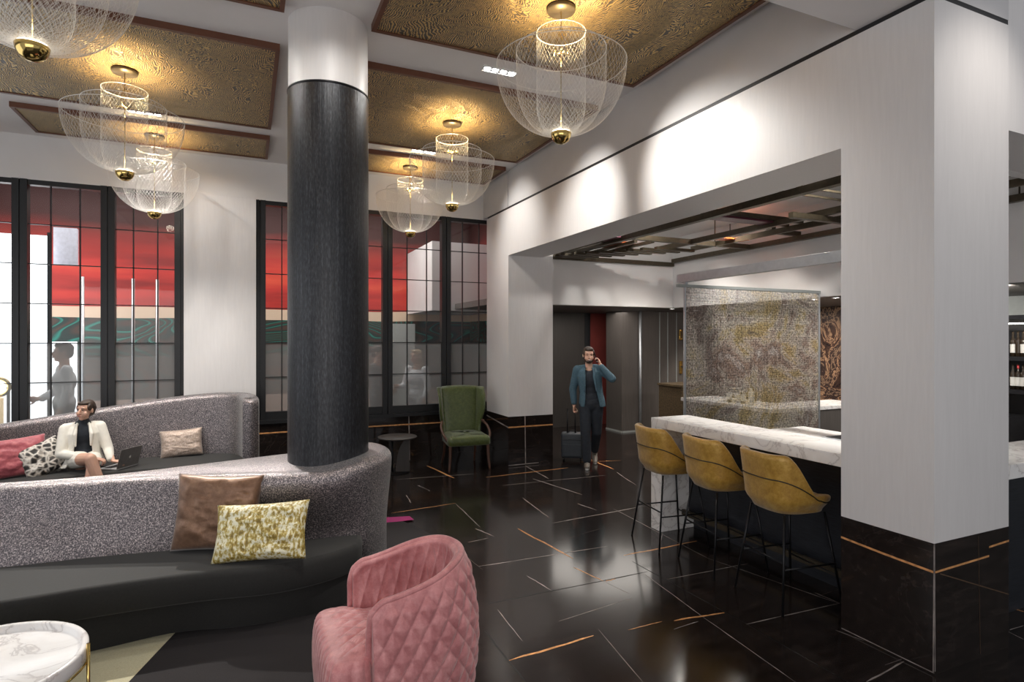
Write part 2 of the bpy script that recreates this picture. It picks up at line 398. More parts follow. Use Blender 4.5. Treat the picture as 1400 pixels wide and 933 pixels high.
# ------------------------------------------------------------------ camera
F = 800.5; YAW = RAD(24.33); H = 1.88
cam_d = bpy.data.cameras.new('camera'); cam = bpy.data.objects.new('camera', cam_d); COL.objects.link(cam)
cam_d.sensor_width = 36; cam_d.sensor_fit = 'HORIZONTAL'; cam_d.lens = 36*F/1400; cam_d.shift_y = -2.5/1400; cam_d.clip_start = .05
cam.location = (0, 0, H); cam.rotation_euler = (PI/2, 0, -YAW); scn.camera = cam
FW = Vector((math.sin(YAW), math.cos(YAW), 0)); RT = Vector((math.cos(YAW), -math.sin(YAW), 0))
def onz(x, y, z=0.):           # where the sight line of a measured photo point meets the height z (used to survey the room)
    u = (x-700)/F; r = FW+u*RT; d = (z-H)/(-(y-464)/F); return (r.x*d, r.y*d)
def atd(x, d): u = (x-700)/F; r = (FW+u*RT)*d; return (r.x, r.y)

# ------------------------------------------------------------------ room shell
ZC = 4.36; ZG = 3.83; XW = 3.5; YP = 2.01; XP = 4.24; YW = 8.88; ZS = 3.115
# floor with veins and tile joints as surface pattern
f = MB(); f.add([(-4.5,-2.5,0),(13,-2.5,0),(13,13,0),(-4.5,13,0)], [(0,1,2,3)], 0)
gold = [((707,723),(784,764),.022),((853,760),(952,740),.022),((696,903.6),(812,870),.016),((921,849),(990,838),.016),
        ((665,653),(777,640),.03),((793,623),(839,642),.03),((784,776),(825,795),.012),((584,637),(621,654),.03),((535,702),(623,688.5),.014),
        ((1386,833),(1400,837),.012),((859,862),(905,850),.008),((795,632),(850,630),.014),((828,795),(842,792),.014)]
white = [((839,696),(966,763),.011),((966,763),(1148,826),.009),((882,786),(964,846),.009),((964,846),(1086,932),.008),((714,681),(749,707),.02),
         ((654,775),(830,747.5),.014),((755,716),(882,692),.016),((718,637),(750,655),.025),((729,655),(796,677),.025),((687,664),(830,650),.016),
         ((1020,854),(1148,825),.011),((911,793),(1023,771),.010),((789,689),(816,698),.02),((680,834),(714,877),.007),((720,787.5),(754,808),.012),
         ((818,861),(879,933),.005),((764,850),(864,818),.007),((1114,811),(1148,825),.01),((650,723),(675,734),.02),((540,656),(654,648),.02),
         ((571,664),(587,671),.02),((623,689),(656,721),.014),((843,646),(870,664),.02),((1185,933),(1236,905),.012),((1142,862),(1190,880),.008),
         ((921,861),(955,850),.008),((900,755),(906,728),.008),((825,795),(860,812),.006),((555,677),(562,688),.015),((573,664),(588,672),.015),
         ((1210,910),(1278,885),.004),((1380,862),(1400,856),.008),((1370,860),(1400,875),.006),((1086,932),(1100,945),.007),((640,742),(668,736),.01)]
joint = [((666,826),(886,782),.012),((662,862),(718,933),.010),((864,768),(1021,854),.010),((718,933),(760,985),.010),((1021,854),(1250,985),.010)]
for a, b, w in gold: f.strip(onz(*a), onz(*b), w, .0008, 1)
for a, b, w in white: f.strip(onz(*a), onz(*b), w*.8, .0006, 2)
for a, b, w in joint: f.strip(onz(*a), onz(*b), w, .0004, 3)
rv = random.Random(3)
for i in range(90):            # the slab's fainter hairline veins
    x, y = rv.uniform(.5, 9), rv.uniform(-1.5, 10); ang = rv.choice((.02, 1.5, .1, 1.62))+rv.uniform(-.18, .18); l = rv.uniform(.25, 1.3)
    f.strip((x, y), (x+l*math.cos(ang), y+l*math.sin(ang)), .0035, .0005, 4)
M['vein_faint'] = solid('hairline_vein', (.10, .075, .065), .25, var=.4)
struct(f, 'floor', ['floor', 'vein_gold', 'vein_white', 'joint', 'vein_faint'], recalc=False)

c = MB(); c.box((-4.5, 2.47, ZC), (XW+.05, YW+.3, ZC+.12)); struct(c, 'ceiling', 'paint')
c = MB(); c.box((-4.5, -.3, ZG), (XW, 2.47, ZC+.12)); struct(c, 'ceiling_dropped', 'paint')

# right-hand wall: two piers, header, shadow gap, fascia
w = MB()
w.box((XW, YP, .735), (XP, 2.574, ZG-.03)); w.box((XW, 7.87, .735), (XP, 8.72, ZG-.03)); w.box((XW, 2.574, ZS), (4.06, 7.87, ZG-.03))
struct(w, 'wall_right', 'plaster')
w = MB(); w.box((XW+.003, YP+.003, ZG-.03), (XP, 8.70, ZG)); struct(w, 'trim_1', 'gap')
w = MB(); w.box((XW, YP, ZG), (XP, 7.84, ZC+.1)); w.box((XW+.015, 7.84, ZG), (XP, 7.91, ZC+.1)); w.box((XW, 7.91, ZG), (XP, 8.87, ZC+.1)); struct(w, 'wall_right_fascia', 'fascia')
w = MB(); w.box((XP, YP+.02, 3.17), (13, YP+.5, 4.4)); struct(w, 'wall_right_header', 'plaster')
# wainscots
def wstrip(mb, pts, axis, off, wd, mi):
    for (a, b) in zip(pts[:-1], pts[1:]):
        d = Vector((b[0]-a[0], b[1]-a[1])); n = Vector((-d.y, d.x)); n.normalize(); n *= wd/2
        q = [(a[0]+n.x, a[1]+n.y), (b[0]+n.x, b[1]+n.y), (b[0]-n.x, b[1]-n.y), (a[0]-n.x, a[1]-n.y)]
        mb.add([(off, p[0], p[1]) if axis == 'x' else (p[0], off, p[1]) for p in q], [(0, 1, 2, 3)], mi)
w = MB(); w.box((XW, YP, 0), (XP, 2.574, .735))
e = .0015
wstrip(w, [(2.574, .60), (2.3, .585), (YP, .575)], 'x', XW-e, .013, 1)
wstrip(w, [(YP, .73), (YP+.005, .01)], 'x', XW-e, .006, 2)
wstrip(w, [(XW, .735), (XW+.004, .02)], 'y', YP-e, .008, 2)
wstrip(w, [(XW, .575), (4.03, .587)], 'y', YP-e, .012, 1); wstrip(w, [(4.03, .64), (XP, .648)], 'y', YP-e, .012, 1)
wstrip(w, [(3.55, .56), (XP, .32)], 'y', YP-e, .006, 3); wstrip(w, [(3.92, .72), (3.94, .02)], 'y', YP-e, .003, 3)
wstrip(w, [(2.57, .012), (YP, .012)], 'x', XW-e, .006, 2)
M['vein_dim'] = solid('dim_vein', (.10, .06, .035), .3)
struct(w, 'trim_2', ['wains', 'vein_gold', 'vein_white', 'vein_dim'])
w = MB(); w.box((XW, 7.87, 0), (XP, 8.72, .735))
wstrip(w, [(8.72, .66), (7.87, .58)], 'x', XW-e, .02, 2); wstrip(w, [(XW, .58), (XP, .58)], 'y', 7.87-e, .02, 1)
wstrip(w, [(3.77, .735), (3.78, .02)], 'y', 7.87-e, .015, 2); wstrip(w, [(3.5, .02), (4.0, .02)], 'y', 7.87-e, .012, 2)
struct(w, 'trim_3', ['wains', 'vein_gold', 'vein_white'])

# window wall
w = MB(); w.box((-4.5, YW, 3.82), (XW+.9, YW+.3, ZC+.1)); w.box((-4.5, YW+.29, ZC), (5, YW+.4, 4.9)); struct(w, 'wall_back', 'paint_white')
w = MB(); w.box((-.76, YW-.10, .735), (.11, YW+.3, 3.82)); struct(w, 'wall_back_pier', 'plaster')
w = MB(); w.box((-4.5, YW-.04, 0), (XW+.9, YW+.3, .70))
wstrip(w, [(.11, .57), (1.2, .575), (XW, .57)], 'y', YW-.042, .02, 1); wstrip(w, [(2.26, .70), (2.27, .02)], 'y', YW-.042, .015, 2); wstrip(w, [(.9, .70), (.9, .02)], 'y', YW-.042, .012, 2)
struct(w, 'trim_4', ['wains', 'vein_gold', 'vein_white'])
rowz = [.86, 1.345, 1.83, 2.315, 2.80, 3.285, 3.76]
def window(n, xs, x0, x1):
    w = MB(); zt = 3.82; zb = .70
    w.box((x0, YW-.07, zb), (x1, YW+.12, zb+.05)); w.box((x0, YW, zb+.05), (x1, YW+.1, .86)); w.box((x0, YW, 3.76), (x1, YW+.1, zt))
    for i, x in enumerate(xs):
        w.box((x-.075, YW-.02, zb+.05), (x-.006, YW+.1, zt)); w.box((x+.006, YW-.02, zb+.05), (x+.075, YW+.1, zt)); w.box((x-.006, YW, zb+.05), (x+.006, YW+.1, zt))
    fr = struct(w, 'window_%d' % n, 'frame')
    g = MB()
    for a, b in zip(xs[:-1], xs[1:]):
        for k in (1, 2):
            xx = a+(b-a)*k/3; g.box((xx-.0065, YW+.02, .86), (xx+.0065, YW+.05, 3.76))
        for z in rowz[1:-1]: g.box((a, YW+.02, z-.0055), (b, YW+.05, z+.0055))
    g.build('window_muntin', 'frame', fr)
    p = MB(); q = MB()
    for a, b in zip(xs[:-1], xs[1:]):
        p.add([(a, YW+.035, 1.83), (b, YW+.035, 1.83), (b, YW+.035, 3.76), (a, YW+.035, 3.76)], [(0, 1, 2, 3)])
        q.add([(a, YW+.035, .86), (b, YW+.035, .86), (b, YW+.035, 1.83), (a, YW+.035, 1.83)], [(0, 1, 2, 3)])
    p.build('clear_pane', 'glass', fr, recalc=False); q.build('frosted_pane', 'frost', fr, recalc=False, label='frosted lower glass panes')
window(1, [-4.2, -3.38, -2.50, -1.61, -.80], -4.3, -.76)
window(2, [.16, 1.02, 1.94, 2.87, 3.72], .11, XW+.3)
# side wall left closes the room outside the frame
w = MB(); w.box((-4.6, 2.0, 0), (-4.5, 13, ZC+.5)); struct(w, 'wall_left', 'paint_white')

# room beyond the window wall
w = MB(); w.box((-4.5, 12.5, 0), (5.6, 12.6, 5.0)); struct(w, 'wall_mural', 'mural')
w = MB(); w.box((-4.5, YW+.3, 4.9), (5.6, 12.6, 5.0)); struct(w, 'ceiling_beyond', 'red_dark')
w = MB(); w.box((4.6, YW+.3, 0), (4.68, 12.5, 4.9)); struct(w, 'wall_beyond_right', 'mural')
w = MB(); w.box((3.15, 10.6, 2.42), (4.6, 12.5, 3.72)); tag(w.build('ceiling_bulkhead', 'paint_white'), 'cream boxed bulkhead hanging beyond the right-hand windows', 'bulkhead')
w = MB(); w.box((2.75, 12.0, .0), (3.2, 12.45, 2.2)); tag(w.build('service_cabinet', 'greywall'), 'pale grey tall panel standing against the mural', 'panel')
# daylight glazing far left
dl = thing('daylight_glazing', 'bright daylit glazing beyond the left-hand windows', 'glazing', (-3.6, 11.0, 0))
w = MB(); w.box((-.9, 0, 0), (.84, .04, 3.45)); w.box((.84, 0, 0), (1.2, .04, 1.84)); w.build('bright_pane', 'daylight', dl)
w = MB()
for x in (-.9, -.3, .86): w.box((x-.02, -.03, 0), (x+.02, .05, 3.5))
w.build('glazing_frame', 'frame', dl)
w = MB(); w.box((-2.74, 11.2, 3.04), (-2.44, 11.3, 3.62)); tag(w.build('hanging_panel', 'lavender'), 'small pale lavender panel high beyond the left windows', 'panel')
for i, x in enumerate((-2.45, -1.75, -1.4, -1.05, -.62)):
    w = MB(); w.tube([(0, 0, 0), (0, 0, 2.9)], .025, 10); w.tube([(0, 0, 0), (0, 0, .02)], .07, 16)
    o = w.build('floor_pole', 'chrome'); o.location = (x, 11.6, 0)
    tag(o, ['slim steel pole nearest the bright glazing', 'slim steel pole second from the bright glazing', 'slim steel pole in the middle of the five', 'slim steel pole behind the second left window, its left one', 'slim steel pole nearest the white wall pier'][i], 'pole', 'poles beyond the left windows')

# ------------------------------------------------------------------ bar recess and hall
w = MB()
w.box((XW+.1, 8.42, 2.447), (6.99, 8.6, 3.75)); w.box((6.99, 2.4, 2.447), (7.15, 8.6, 3.75)); struct(w, 'wall_bar_bulkhead', 'paint_white')
w = MB(); w.box((4.04, 2.5, 3.7), (7.15, 8.6, 3.8)); struct(w, 'ceiling_bar', 'paint_white')
w = MB(); w.box((XP, 2.515, 3.17), (13, 2.6, 4.0)); struct(w, 'wall_bar_front', 'paint_white')
w = MB(); w.box((7.1, 2.4, 2.447), (9.6, 12, 2.55)); w.box((XW+.1, 8.6, 2.447), (7.1, 12.4, 2.55)); struct(w, 'ceiling_hall', 'taupe')
w = MB(); w.box((9.2, 4.6, 0), (9.4, 12, 2.5)); struct(w, 'wall_bar_back', 'gold_marble')
w = MB(); w.box((9.2, -2, 0), (9.4, 4.6, 4.0)); struct(w, 'wall_bar_side', 'greywall')
w = MB(); w.box((4.70, 10.98, 0), (6.70, 11.1, 2.447)); w.box((4.69, YW+.2, 0), (4.72, 11.1, 2.5)); struct(w, 'wall_hall_left', 'taupe_dark')
w = MB(); w.box((6.70, 10.97, 0), (6.84, 11.3, 2.447)); struct(w, 'trim_5', 'gap')
w = MB(); w.box((6.84, 11.0, 0), (8.6, 11.1, 2.447)); struct(w, 'wall_hall_red', 'red')
w = MB(); w.box((6.85, 9.80, 0), (9.3, 10.36, 2.447)); struct(w, 'wall_hall_right', 'taupe')
w = MB()
for px in (902, 913, 925):
    u = (px-700)/F; r = FW+u*RT; x = r.x/r.y*9.79; w.box((x-.006, 9.785, 0), (x+.006, 9.80, 2.44))
w.box((6.86, 9.78, 0), (9.2, 9.80, .03)); w.box((6.835, 9.79, 0), (6.85, 10.36, .03)); struct(w, 'trim_6', 'greywall')
u = (875.5-700)/F; r = FW+u*RT; x = r.x/r.y*9.74
w = MB(); w.tube([(0, 0, 0), (0, 0, 2.44)], .03, 14); w.tube([(0, 0, 0), (0, 0, .03)], .05, 14); o = w.build('steel_post', 'chrome'); o.location = (x, 9.74, 0)
tag(o, 'full-height steel post on the taupe hall wall', 'post')
# lift indicator and call plate
u = (931-700)/F; r = FW+u*RT; x = r.x/r.y*9.77
t = thing('lift_indicator', 'tall narrow gold indicator plate high on hall wall', 'indicator', (x, 9.78, 0))
w = MB(); w.box((-.035, -.015, 1.86), (.035, .018, 2.08)); bevel(w.build('plate', 'goldplate', t), .004)
w = MB(); w.box((-.015, -.022, 1.90), (.015, -.014, 2.04)); w.build('display', 'screen_black', t, label='black display slot')
t = thing('call_plate', 'gold lift call plate above the brown desk', 'call plate', (x, 9.78, 0))
w = MB(); w.box((-.03, -.015, 1.15), (.035, .018, 1.42)); bevel(w.build('plate', 'goldplate', t), .004)
w = MB(); w.tube([(.01, -.03, 1.30), (.01, -.01, 1.30)], .018, 12); w.build('button', 'screen_black', t)
# concierge desk
t = thing('reception_desk', 'small brown-gold desk by the hall wall behind the mesh', 'desk', (6.85, 8.15, 0))
w = MB(); w.box((-.15, -.3, .0), (.7, .3, 1.06)); w.build('body', 'leaf_desk', t)
w = MB(); w.box((-.17, -.32, 1.06), (.72, .32, 1.10)); bevel(w.build('top', 'leaf_desk', t), .004)

# steel-framed lattice below the bar ceiling
lat = thing('ceiling_lattice', 'dark bronze lattice of beams hanging over the bar', 'lattice', (0, 0, 0))
def beam(a, b, wd=.05, z0=3.24, z1=3.31, mat='bronze'):
    w = MB(); a = Vector((a[0], a[1], (z0+z1)/2)); b = Vector((b[0], b[1], (z0+z1)/2)); d = (b-a)/2; n = Vector((-d.y, d.x, 0)); n.normalize()
    w.obox((a+b)/2, d, n*wd/2, (0, 0, (z1-z0)/2)); return w.build('beam', mat, lat)
beam((4.75, 2.7), (4.75, 8.40), .08); beam((5.80, 2.7), (5.80, 7.3)); beam((6.25, 2.7), (6.25, 7.1), .03); beam((6.94, 2.7), (6.94, 8.36), .07)
beam((4.3, 8.38), (6.96, 8.38), .06, 3.18, 3.25); beam((4.75, 6.60), (6.94, 6.60), .06)
beam((4.85, 5.33), (6.25, 5.33), .05, 3.31, 3.36); beam((4.7, 5.12), (6.25, 5.12), .05, 3.31, 3.36)
beam((6.4, 5.77), (7.0, 5.77), .06, 3.31, 3.37); beam((5.3, 4.48), (6.3, 4.48), .06, 3.18, 3.24); beam((4.45, 4.12), (6.9, 4.12), .02, 3.31, 3.33); beam((4.45, 3.91), (6.9, 3.91), .02, 3.31, 3.33)
beam((6.2, 5.5), (6.55, 6.0), .05, 3.31, 3.35)
for k in range(9): beam((4.35+.14*k, 8.25-.16*k), (5.05+.14*k, 8.25-.16*k), .07, 3.20, 3.24)
for k in range(4): beam((4.55+.22*k, 8.3), (4.55+.22*k, 7.0-.1*k), .05, 3.24, 3.28)
for (x0, x1, y0, y1, mt, nm) in ((4.35, 4.85, 6.75, 7.35, 'plum', 'infill_panel'), (4.75, 5.2, 7.1, 7.6, 'orange', 'infill_panel'), (4.85, 6.0, 5.13, 5.32, 'plum', 'infill_panel'), (5.9, 6.5, 6.2, 6.38, 'orange', 'infill_panel')):
    w = MB(); w.box((x0, y0, 3.285), (x1, y1, 3.305)); w.build(nm, mt, lat, label='%s infill panel' % ('plum' if mt == 'plum' else 'orange'))
for (x, y) in ((4.75, 8.0), (6.94, 7.0), (6.94, 3.2), (6.25, 6.6)):
    w = MB(); w.tube([(x, y, 3.3), (x, y, 3.7)], .008, 6); w.build('hanger_rod', 'bronze', lat)

# mesh curtain with its rail
mc = thing('mesh_curtain', 'fine metal mesh curtain hanging behind the marble bar', 'curtain', (4.70, 5.44, 0))
w = MB(); rnd = random.Random(5)
z0, z1 = .62, 2.49; L_ = 2.25
nv = int(L_/.0155); nh = int((z1-z0)/.0155)
for i in range(nv+1):
    x = L_*i/nv; hw = .0031*rnd.uniform(.7, 1.3); w.add([(x-hw, 0, z0), (x+hw, 0, z0), (x+hw, 0, z1), (x-hw, 0, z1)], [(0, 1, 2, 3)])
    w.add([(x, -hw, z0), (x, hw, z0), (x, hw, z1), (x, -hw, z1)], [(0, 1, 2, 3)])
for i in range(nh+1):
    z = z0+(z1-z0)*i/nh; hw = .0031*rnd.uniform(.7, 1.3); w.add([(0, .001, z-hw), (L_, .001, z-hw), (L_, .001, z+hw), (0, .001, z+hw)], [(0, 1, 2, 3)])
w.build('mesh', 'meshcloth', mc, recalc=False)
w = MB(); w.box((-.02, -.012, z0-.02), (.0, .012, z1)); w.build('edge_bar', 'chrome', mc); w = MB(); w.box((L_, -.012, z0-.02), (L_+.02, .012, z1)); w.build('edge_bar', 'chrome', mc)
w = MB(); w.box((-.02, -.015, z0-.04), (L_+.02, .015, z0)); w.build('bottom_bar', 'chrome', mc)
w = MB(); w.box((-.12, -.02, z1), (L_+.02, .02, z1+.035)); w.build('top_rail', 'greywall', mc)
w = MB(); w.box((-.03, -2.7, z1+.06), (.03, .12, z1+.16)); bevel(w.build('curtain_rail', 'chrome', mc, label='brushed steel rail'), .003)
w = MB(); w.box((-.02, -.02, z1+.03), (.02, .02, z1+.065)); w.build('rail_bracket', 'chrome', mc)

# ------------------------------------------------------------------ bar
bar = thing('bar_counter', 'long white marble bar counter with dark timber front and waterfall end', 'bar counter', (3.67, 4.75, 0))
w = MB(); w.box((0, -2.17, 1.01), (.46, 0, 1.10)); w.box((.46, -2.17, 1.04), (.87, -1.04, 1.10)); bevel(w.build('countertop', 'marble', bar), .004)
w = MB(); w.box((0, -.16, 0), (.46, 0, 1.01)); bevel(w.build('end_leg', 'marble', bar), .004)
w = MB(); w.box((.34, -2.17, .10), (.84, -.16, 1.01)); w.box((.40, -2.17, 0), (.84, -.16, .10)); w.build('body', 'charcoal', bar)
w = MB(); w.box((.24, -2.17, .15), (.27, -.17, .20)); w.tube([(.25, -.5, .17), (.34, -.5, .17)], .012, 8); w.tube([(.25, -1.5, .17), (.34, -1.5, .17)], .012, 8); w.build('foot_rail', 'bronze', bar)
t = thing('bar_sink', 'dark inset sink tray in the bar top beside the pillar', 'sink', (4.27, 3.02, 1.10))
w = MB(); w.box((-.12, -.33, 0), (.12, .2, .006)); w.build('rim', 'chrome', t); w = MB(); w.box((-.10, -.31, .006), (.10, .18, .009)); w.build('basin', 'gap', t)
b2 = thing('side_counter', 'marble-topped dark counter running right from the big pillar', 'counter', (XP, YP, 0))
w = MB(); w.box((.02, .02, 1.01), (3.9, .48, 1.10)); bevel(w.build('countertop', 'marble', b2), .004)
w = MB(); w.box((.02, .25, 0), (3.9, .46, 1.01)); w.build('body', 'charcoal', b2)
# rear service counter behind the curtain
sc = thing('service_counter', 'low pale-topped service counter seen through the mesh', 'counter', (6.3, 5.0, 0))
w = MB(); w.box((0, .62, .9), (.7, 2.4, .95)); w.box((.7, .62, .9), (1.9, 1.2, .95)); bevel(w.build('countertop', 'marble', sc), .003)
w = MB(); w.box((.03, .65, 0), (.68, 2.38, .9)); w.box((.68, .65, 0), (1.88, 1.18, .9)); w.build('body', 'taupe', sc)
def bottle(name, loc, label, h=.30, r=.036, mats=('glass_dark', 'label_white', 'glass_dark'), group='bottles on the service counter', cat='bottle'):
    t = thing(name, label, cat, loc, 0, group)
    w = MB(); w.lathe([(0, 0), (r, 0), (r, h*.6), (r*.9, h*.66), (r*.4, h*.76), (r*.35, h*.95), (0, h*.95)], seg=16); w.build('glass', mats[0], t)
    w = MB(); w.lathe([(r*1.03, h*.15), (r*1.03, h*.5)], seg=16); w.build('paper_label', mats[1], t)
    w = MB(); w.lathe([(r*.42, h*.85), (r*.42, h), (0, h)], seg=12); w.build('cap', mats[2], t)
    return t
for i, (px, lab) in enumerate(((997, 'dark bottle, leftmost of those behind the mesh'), (1008, 'dark bottle, second from left behind the mesh'), (1016, 'dark bottle, third from left behind the mesh'), (1027, 'pale bottle, rightmost of those behind the mesh'))):
    u = (px-700)/F; r = FW+u*RT; y = r.y/r.x*6.5
    bottle('bottle', (6.5, y, .95), lab, .28, .04, mats=('glass_dark' if i < 3 else 'label_white', 'label_white', 'glass_dark'))
# back bar shelf, seen right of the pillar
sh = thing('back_bar_shelf', 'black back-bar shelving with bottles right of the pillar', 'shelf', (8.4, 3.6, 0))
w = MB(); w.box((.3, -1.3, 0), (.45, .8, 2.17)); w.build('back_panel', 'shelf', sh)
w = MB()
for z in (.9, 1.22, 1.62, 2.12): 
    w2 = MB(); w2.box((0, -1.3, z), (.3, .8, z+.05)); w2.build('shelf_board', 'shelf', sh)
for y in (-1.3, .76): w2 = MB(); w2.box((0, y, 0), (.3, y+.04, 2.17)); w2.build('side_panel', 'shelf', sh)
w = MB(); w.box((0, -1.26, 0), (.3, .76, .9)); w.build('cabinet', 'shelf', sh); w = MB(); w.box((-.01, -1.3, 2.06), (.0, .8, 2.075)); w.build('light_strip', 'led', sh, label='thin lit strip')
labs = []
for z, lv in ((1.27, 'lower shelf'), (1.67, 'upper shelf')):
    for k, px in enumerate((1385, 1392, 1399)):
        u = (px-700)/F; r = FW+u*RT; y = r.y/r.x*8.5
        mats = ('glass_dark', 'label_white', 'redcap') if (k == 1 and z < 1.5) else (('glass_dark', 'label_white', 'glass_dark') if k != 1 else ('glass_dark', 'glass_dark', 'glass_dark'))
        extra = 'red-topped bottle' if mats[2] == 'redcap' else 'dark bottle'
        bottle('bottle', (8.5, y, z), '%s on the %s of the back bar, %s' % (extra, lv, ('nearest the pillar', 'middle of three', 'at the photo edge')[k]), 0.30, .028, mats, 'bottles on the back bar shelves')

# ------------------------------------------------------------------ ceiling panels
def ceil_panel(x0, x1, y0, y1, label):
    t = thing('ceiling_panel', label, 'ceiling panel', ((x0+x1)/2, (y0+y1)/2, ZC), 0, 'woven gold ceiling panels')
    hx, hy = (x1-x0)/2, (y1-y0)/2; fw = .035
    w = MB(); w.box((-hx+fw, -hy+fw, -.045), (hx-fw, hy-fw, -.0)); w.build('woven_panel', 'gold_weave', t)
    w = MB()
    w.box((-hx, -hy, -.055), (hx, -hy+fw, 0)); w.box((-hx, hy-fw, -.055), (hx, hy, 0)); w.box((-hx, -hy+fw, -.055), (-hx+fw, hy-fw, 0)); w.box((hx-fw, -hy+fw, -.055), (hx, hy-fw, 0))
    w.build('panel_frame', 'panel_frame', t)
ceil_panel(-2.26, .25, 2.85, 4.66, 'gold woven ceiling panel at the top edge, left of the column')
ceil_panel(-2.26, .25, 5.28, 7.33, 'largest gold woven ceiling panel left of the column')
ceil_panel(-2.26, .25, 7.71, 8.56, 'narrow gold woven ceiling panel near the left windows')
ceil_panel(.89, 3.39, 2.85, 4.66, 'nearest gold woven ceiling panel, at the top edge right of the column')
ceil_panel(.89, 3.39, 5.28, 7.33, 'middle gold woven ceiling panel right of the column')
ceil_panel(.89, 3.39, 7.71, 8.56, 'narrow gold woven ceiling panel near the right windows')

# ------------------------------------------------------------------ chandeliers
def basket_mesh(R, ztop, zbot, nw, rb=.07, wr=.0008, flat=.5):
    # profile: from ball rim out to R then up
    mb = MB(); K = 30
    prof = []
    Hh = ztop-zbot; hb = min(R*1.15, Hh*.98)     # height of bowl part
    for i in range(K+1):
        t = i/K
        if t < .6:
            a = t/.6*PI/2; r = rb+(R-rb)*math.sin(a); z = zbot+hb*(1-math.cos(a))*.999
        else:
            r = R; z = zbot+hb+(Hh-hb)*(t-.6)/.4
        prof.append((r, z))
    turns = .9/ (1+R*2) 
    tw = [0]
    for i in range(K):
        (r0, z0), (r1, z1) = prof[i], prof[i+1]
        ds = math.hypot(r1-r0, z1-z0); tw.append(tw[-1]+ds/max(.5*(r0+r1), .05)*.62)
    for s in (1, -1):
        for k in range(nw):
            a0 = 2*PI*k/nw
            pts = [(r*math.cos(a0+s*t), r*math.sin(a0+s*t), z) for (r, z), t in zip(prof, tw)]
            mb.tube(pts, wr, 3, caps=False)
    mb.tube([(R*math.cos(2*PI*i/48), R*math.sin(2*PI*i/48), ztop) for i in range(48)], .003, 6, closed=True)
    return mb
def chandelier(loc, label):
    t = thing('mesh_chandelier', label, 'chandelier', loc, 0, 'nested wire-mesh chandeliers')
    zc = ZC-.045
    w = MB(); w.lathe([(0, zc-.03), (.10, zc-.03), (.105, zc-.02), (.105, zc), (0, zc)], seg=32); w.build('canopy', 'bronze', t)
    w = MB(); w.tube([(0, 0, 3.42), (0, 0, zc-.03)], .004, 6); w.build('stem', 'brass_dull', t)
    w = MB()
    for a in (0, 2.1, 4.2): w.tube([(0, 0, 4.2), (.06*math.cos(a), .06*math.sin(a), 3.98)], .0025, 5)
    w.tube([(-.08, 0, 3.98), (.08, 0, 3.98)], .004, 6); w.tube([(0, -.08, 3.98), (0, .08, 3.98)], .004, 6); w.build('spreader', 'brass', t)
    w = MB(); w.lathe([(0, -.078), (.03, -.072), (.055, -.054), (.07, -.028), (.076, 0), (.072, .006), (0, .006)], (0, 0, 3.39), 32); w.build('bottom_bowl', 'brass', t)
    w = MB(); w.lathe([(0, .016), (.062, .016), (.066, .007), (0, .007)], (0, 0, 3.39), 24); w.build('led_disc', 'led', t, label='glowing lamp disc')
    for nm, R, zt, nw in (('inner_basket', .18, 4.13, 34), ('middle_basket', .33, 4.00, 52), ('outer_basket', .475, 3.90, 70)):
        basket_mesh(R, zt, 3.40, nw).build(nm, 'wire', t, recalc=False)
    return t
spots6 = [((-1.01, 3.77), 'wire-mesh chandelier cut off by the top left corner'), ((-1.01, 6.27), 'left wire-mesh chandelier under the largest gold panel'),
          ((-1.01, 8.13), 'wire-mesh chandelier against the left windows'), ((2.10, 3.77), 'nearest wire-mesh chandelier right of the column'),
          ((2.10, 6.28), 'wire-mesh chandelier under the middle right gold panel'), ((2.10, 8.13), 'smallest wire-mesh chandelier before the right windows')]
first = None
for (x, y), lab in spots6:
    if first is None: first = chandelier((x, y, 0), lab)
    else:
        c_ = copy_tree(first); c_.location = (x, y, 0); c_['label'] = lab
def add_light(name, typ, loc, energy, color=(1, 1, 1), **kw):
    d = bpy.data.lights.new(name, typ); d.energy = energy; d.color = color
    for k, v in kw.items(): setattr(d, k, v)
    o = bpy.data.objects.new(name, d); COL.objects.link(o); o.location = loc; return o
def aim(o, tgt):
    o.rotation_euler = (Vector(tgt)-o.location).to_track_quat('-Z', 'Y').to_euler(); return o
for (x, y), lab in spots6:
    aim(add_light('chandelier_lamp', 'SPOT', (x, y, 3.88), 105, (1, .72, .36), shadow_soft_size=.03, spot_size=RAD(128), spot_blend=1.), (x, y, 5))
    add_light('chandelier_glow', 'POINT', (x, y, 3.47), 1.6, (1, .9, .72), shadow_soft_size=.05)

# ------------------------------------------------------------------ recessed downlights
def downlight(x, y, label, heads=4):
    t = thing('recessed_downlight', label, 'downlight', (x, y, ZC), 0, 'multi-head ceiling downlights')
    w = MB(); a, b = .17, .055
    w.box((-a, -b, -.012), (a, -b+.014, 0)); w.box((-a, b-.014, -.012), (a, b, 0)); w.box((-a, -b+.014, -.012), (-a+.014, b-.014, 0)); w.box((a-.014, -b+.014, -.012), (a, b-.014, 0)); w.build('trim_frame', 'white_lacquer', t)
    w = MB(); w.box((-a+.014, -b+.014, -.004), (a-.014, b-.014, -.001)); w.build('backing', 'gap', t)
    for k in range(heads):
        xx = -a+.05+(2*a-.1)*k/(heads-1)
        w = MB(); w.lathe([(0, -.010), (.028, -.010), (.032, -.004), (0, -.004)], (xx, 0, 0), 16); w.build('lamp_head', 'led_white', t)
DL = [((2.12, 4.97), 'bright multi-head downlight beside the nearest right chandelier'), ((2.12, 7.52), 'downlight between the two farther right gold panels'),
      ((-1.02, 7.47), 'downlight behind the left chandelier, between gold panels'), ((-2.9, 6.3), 'downlight at the left edge of the ceiling')]
for (x, y), lab in DL: downlight(x, y, lab)

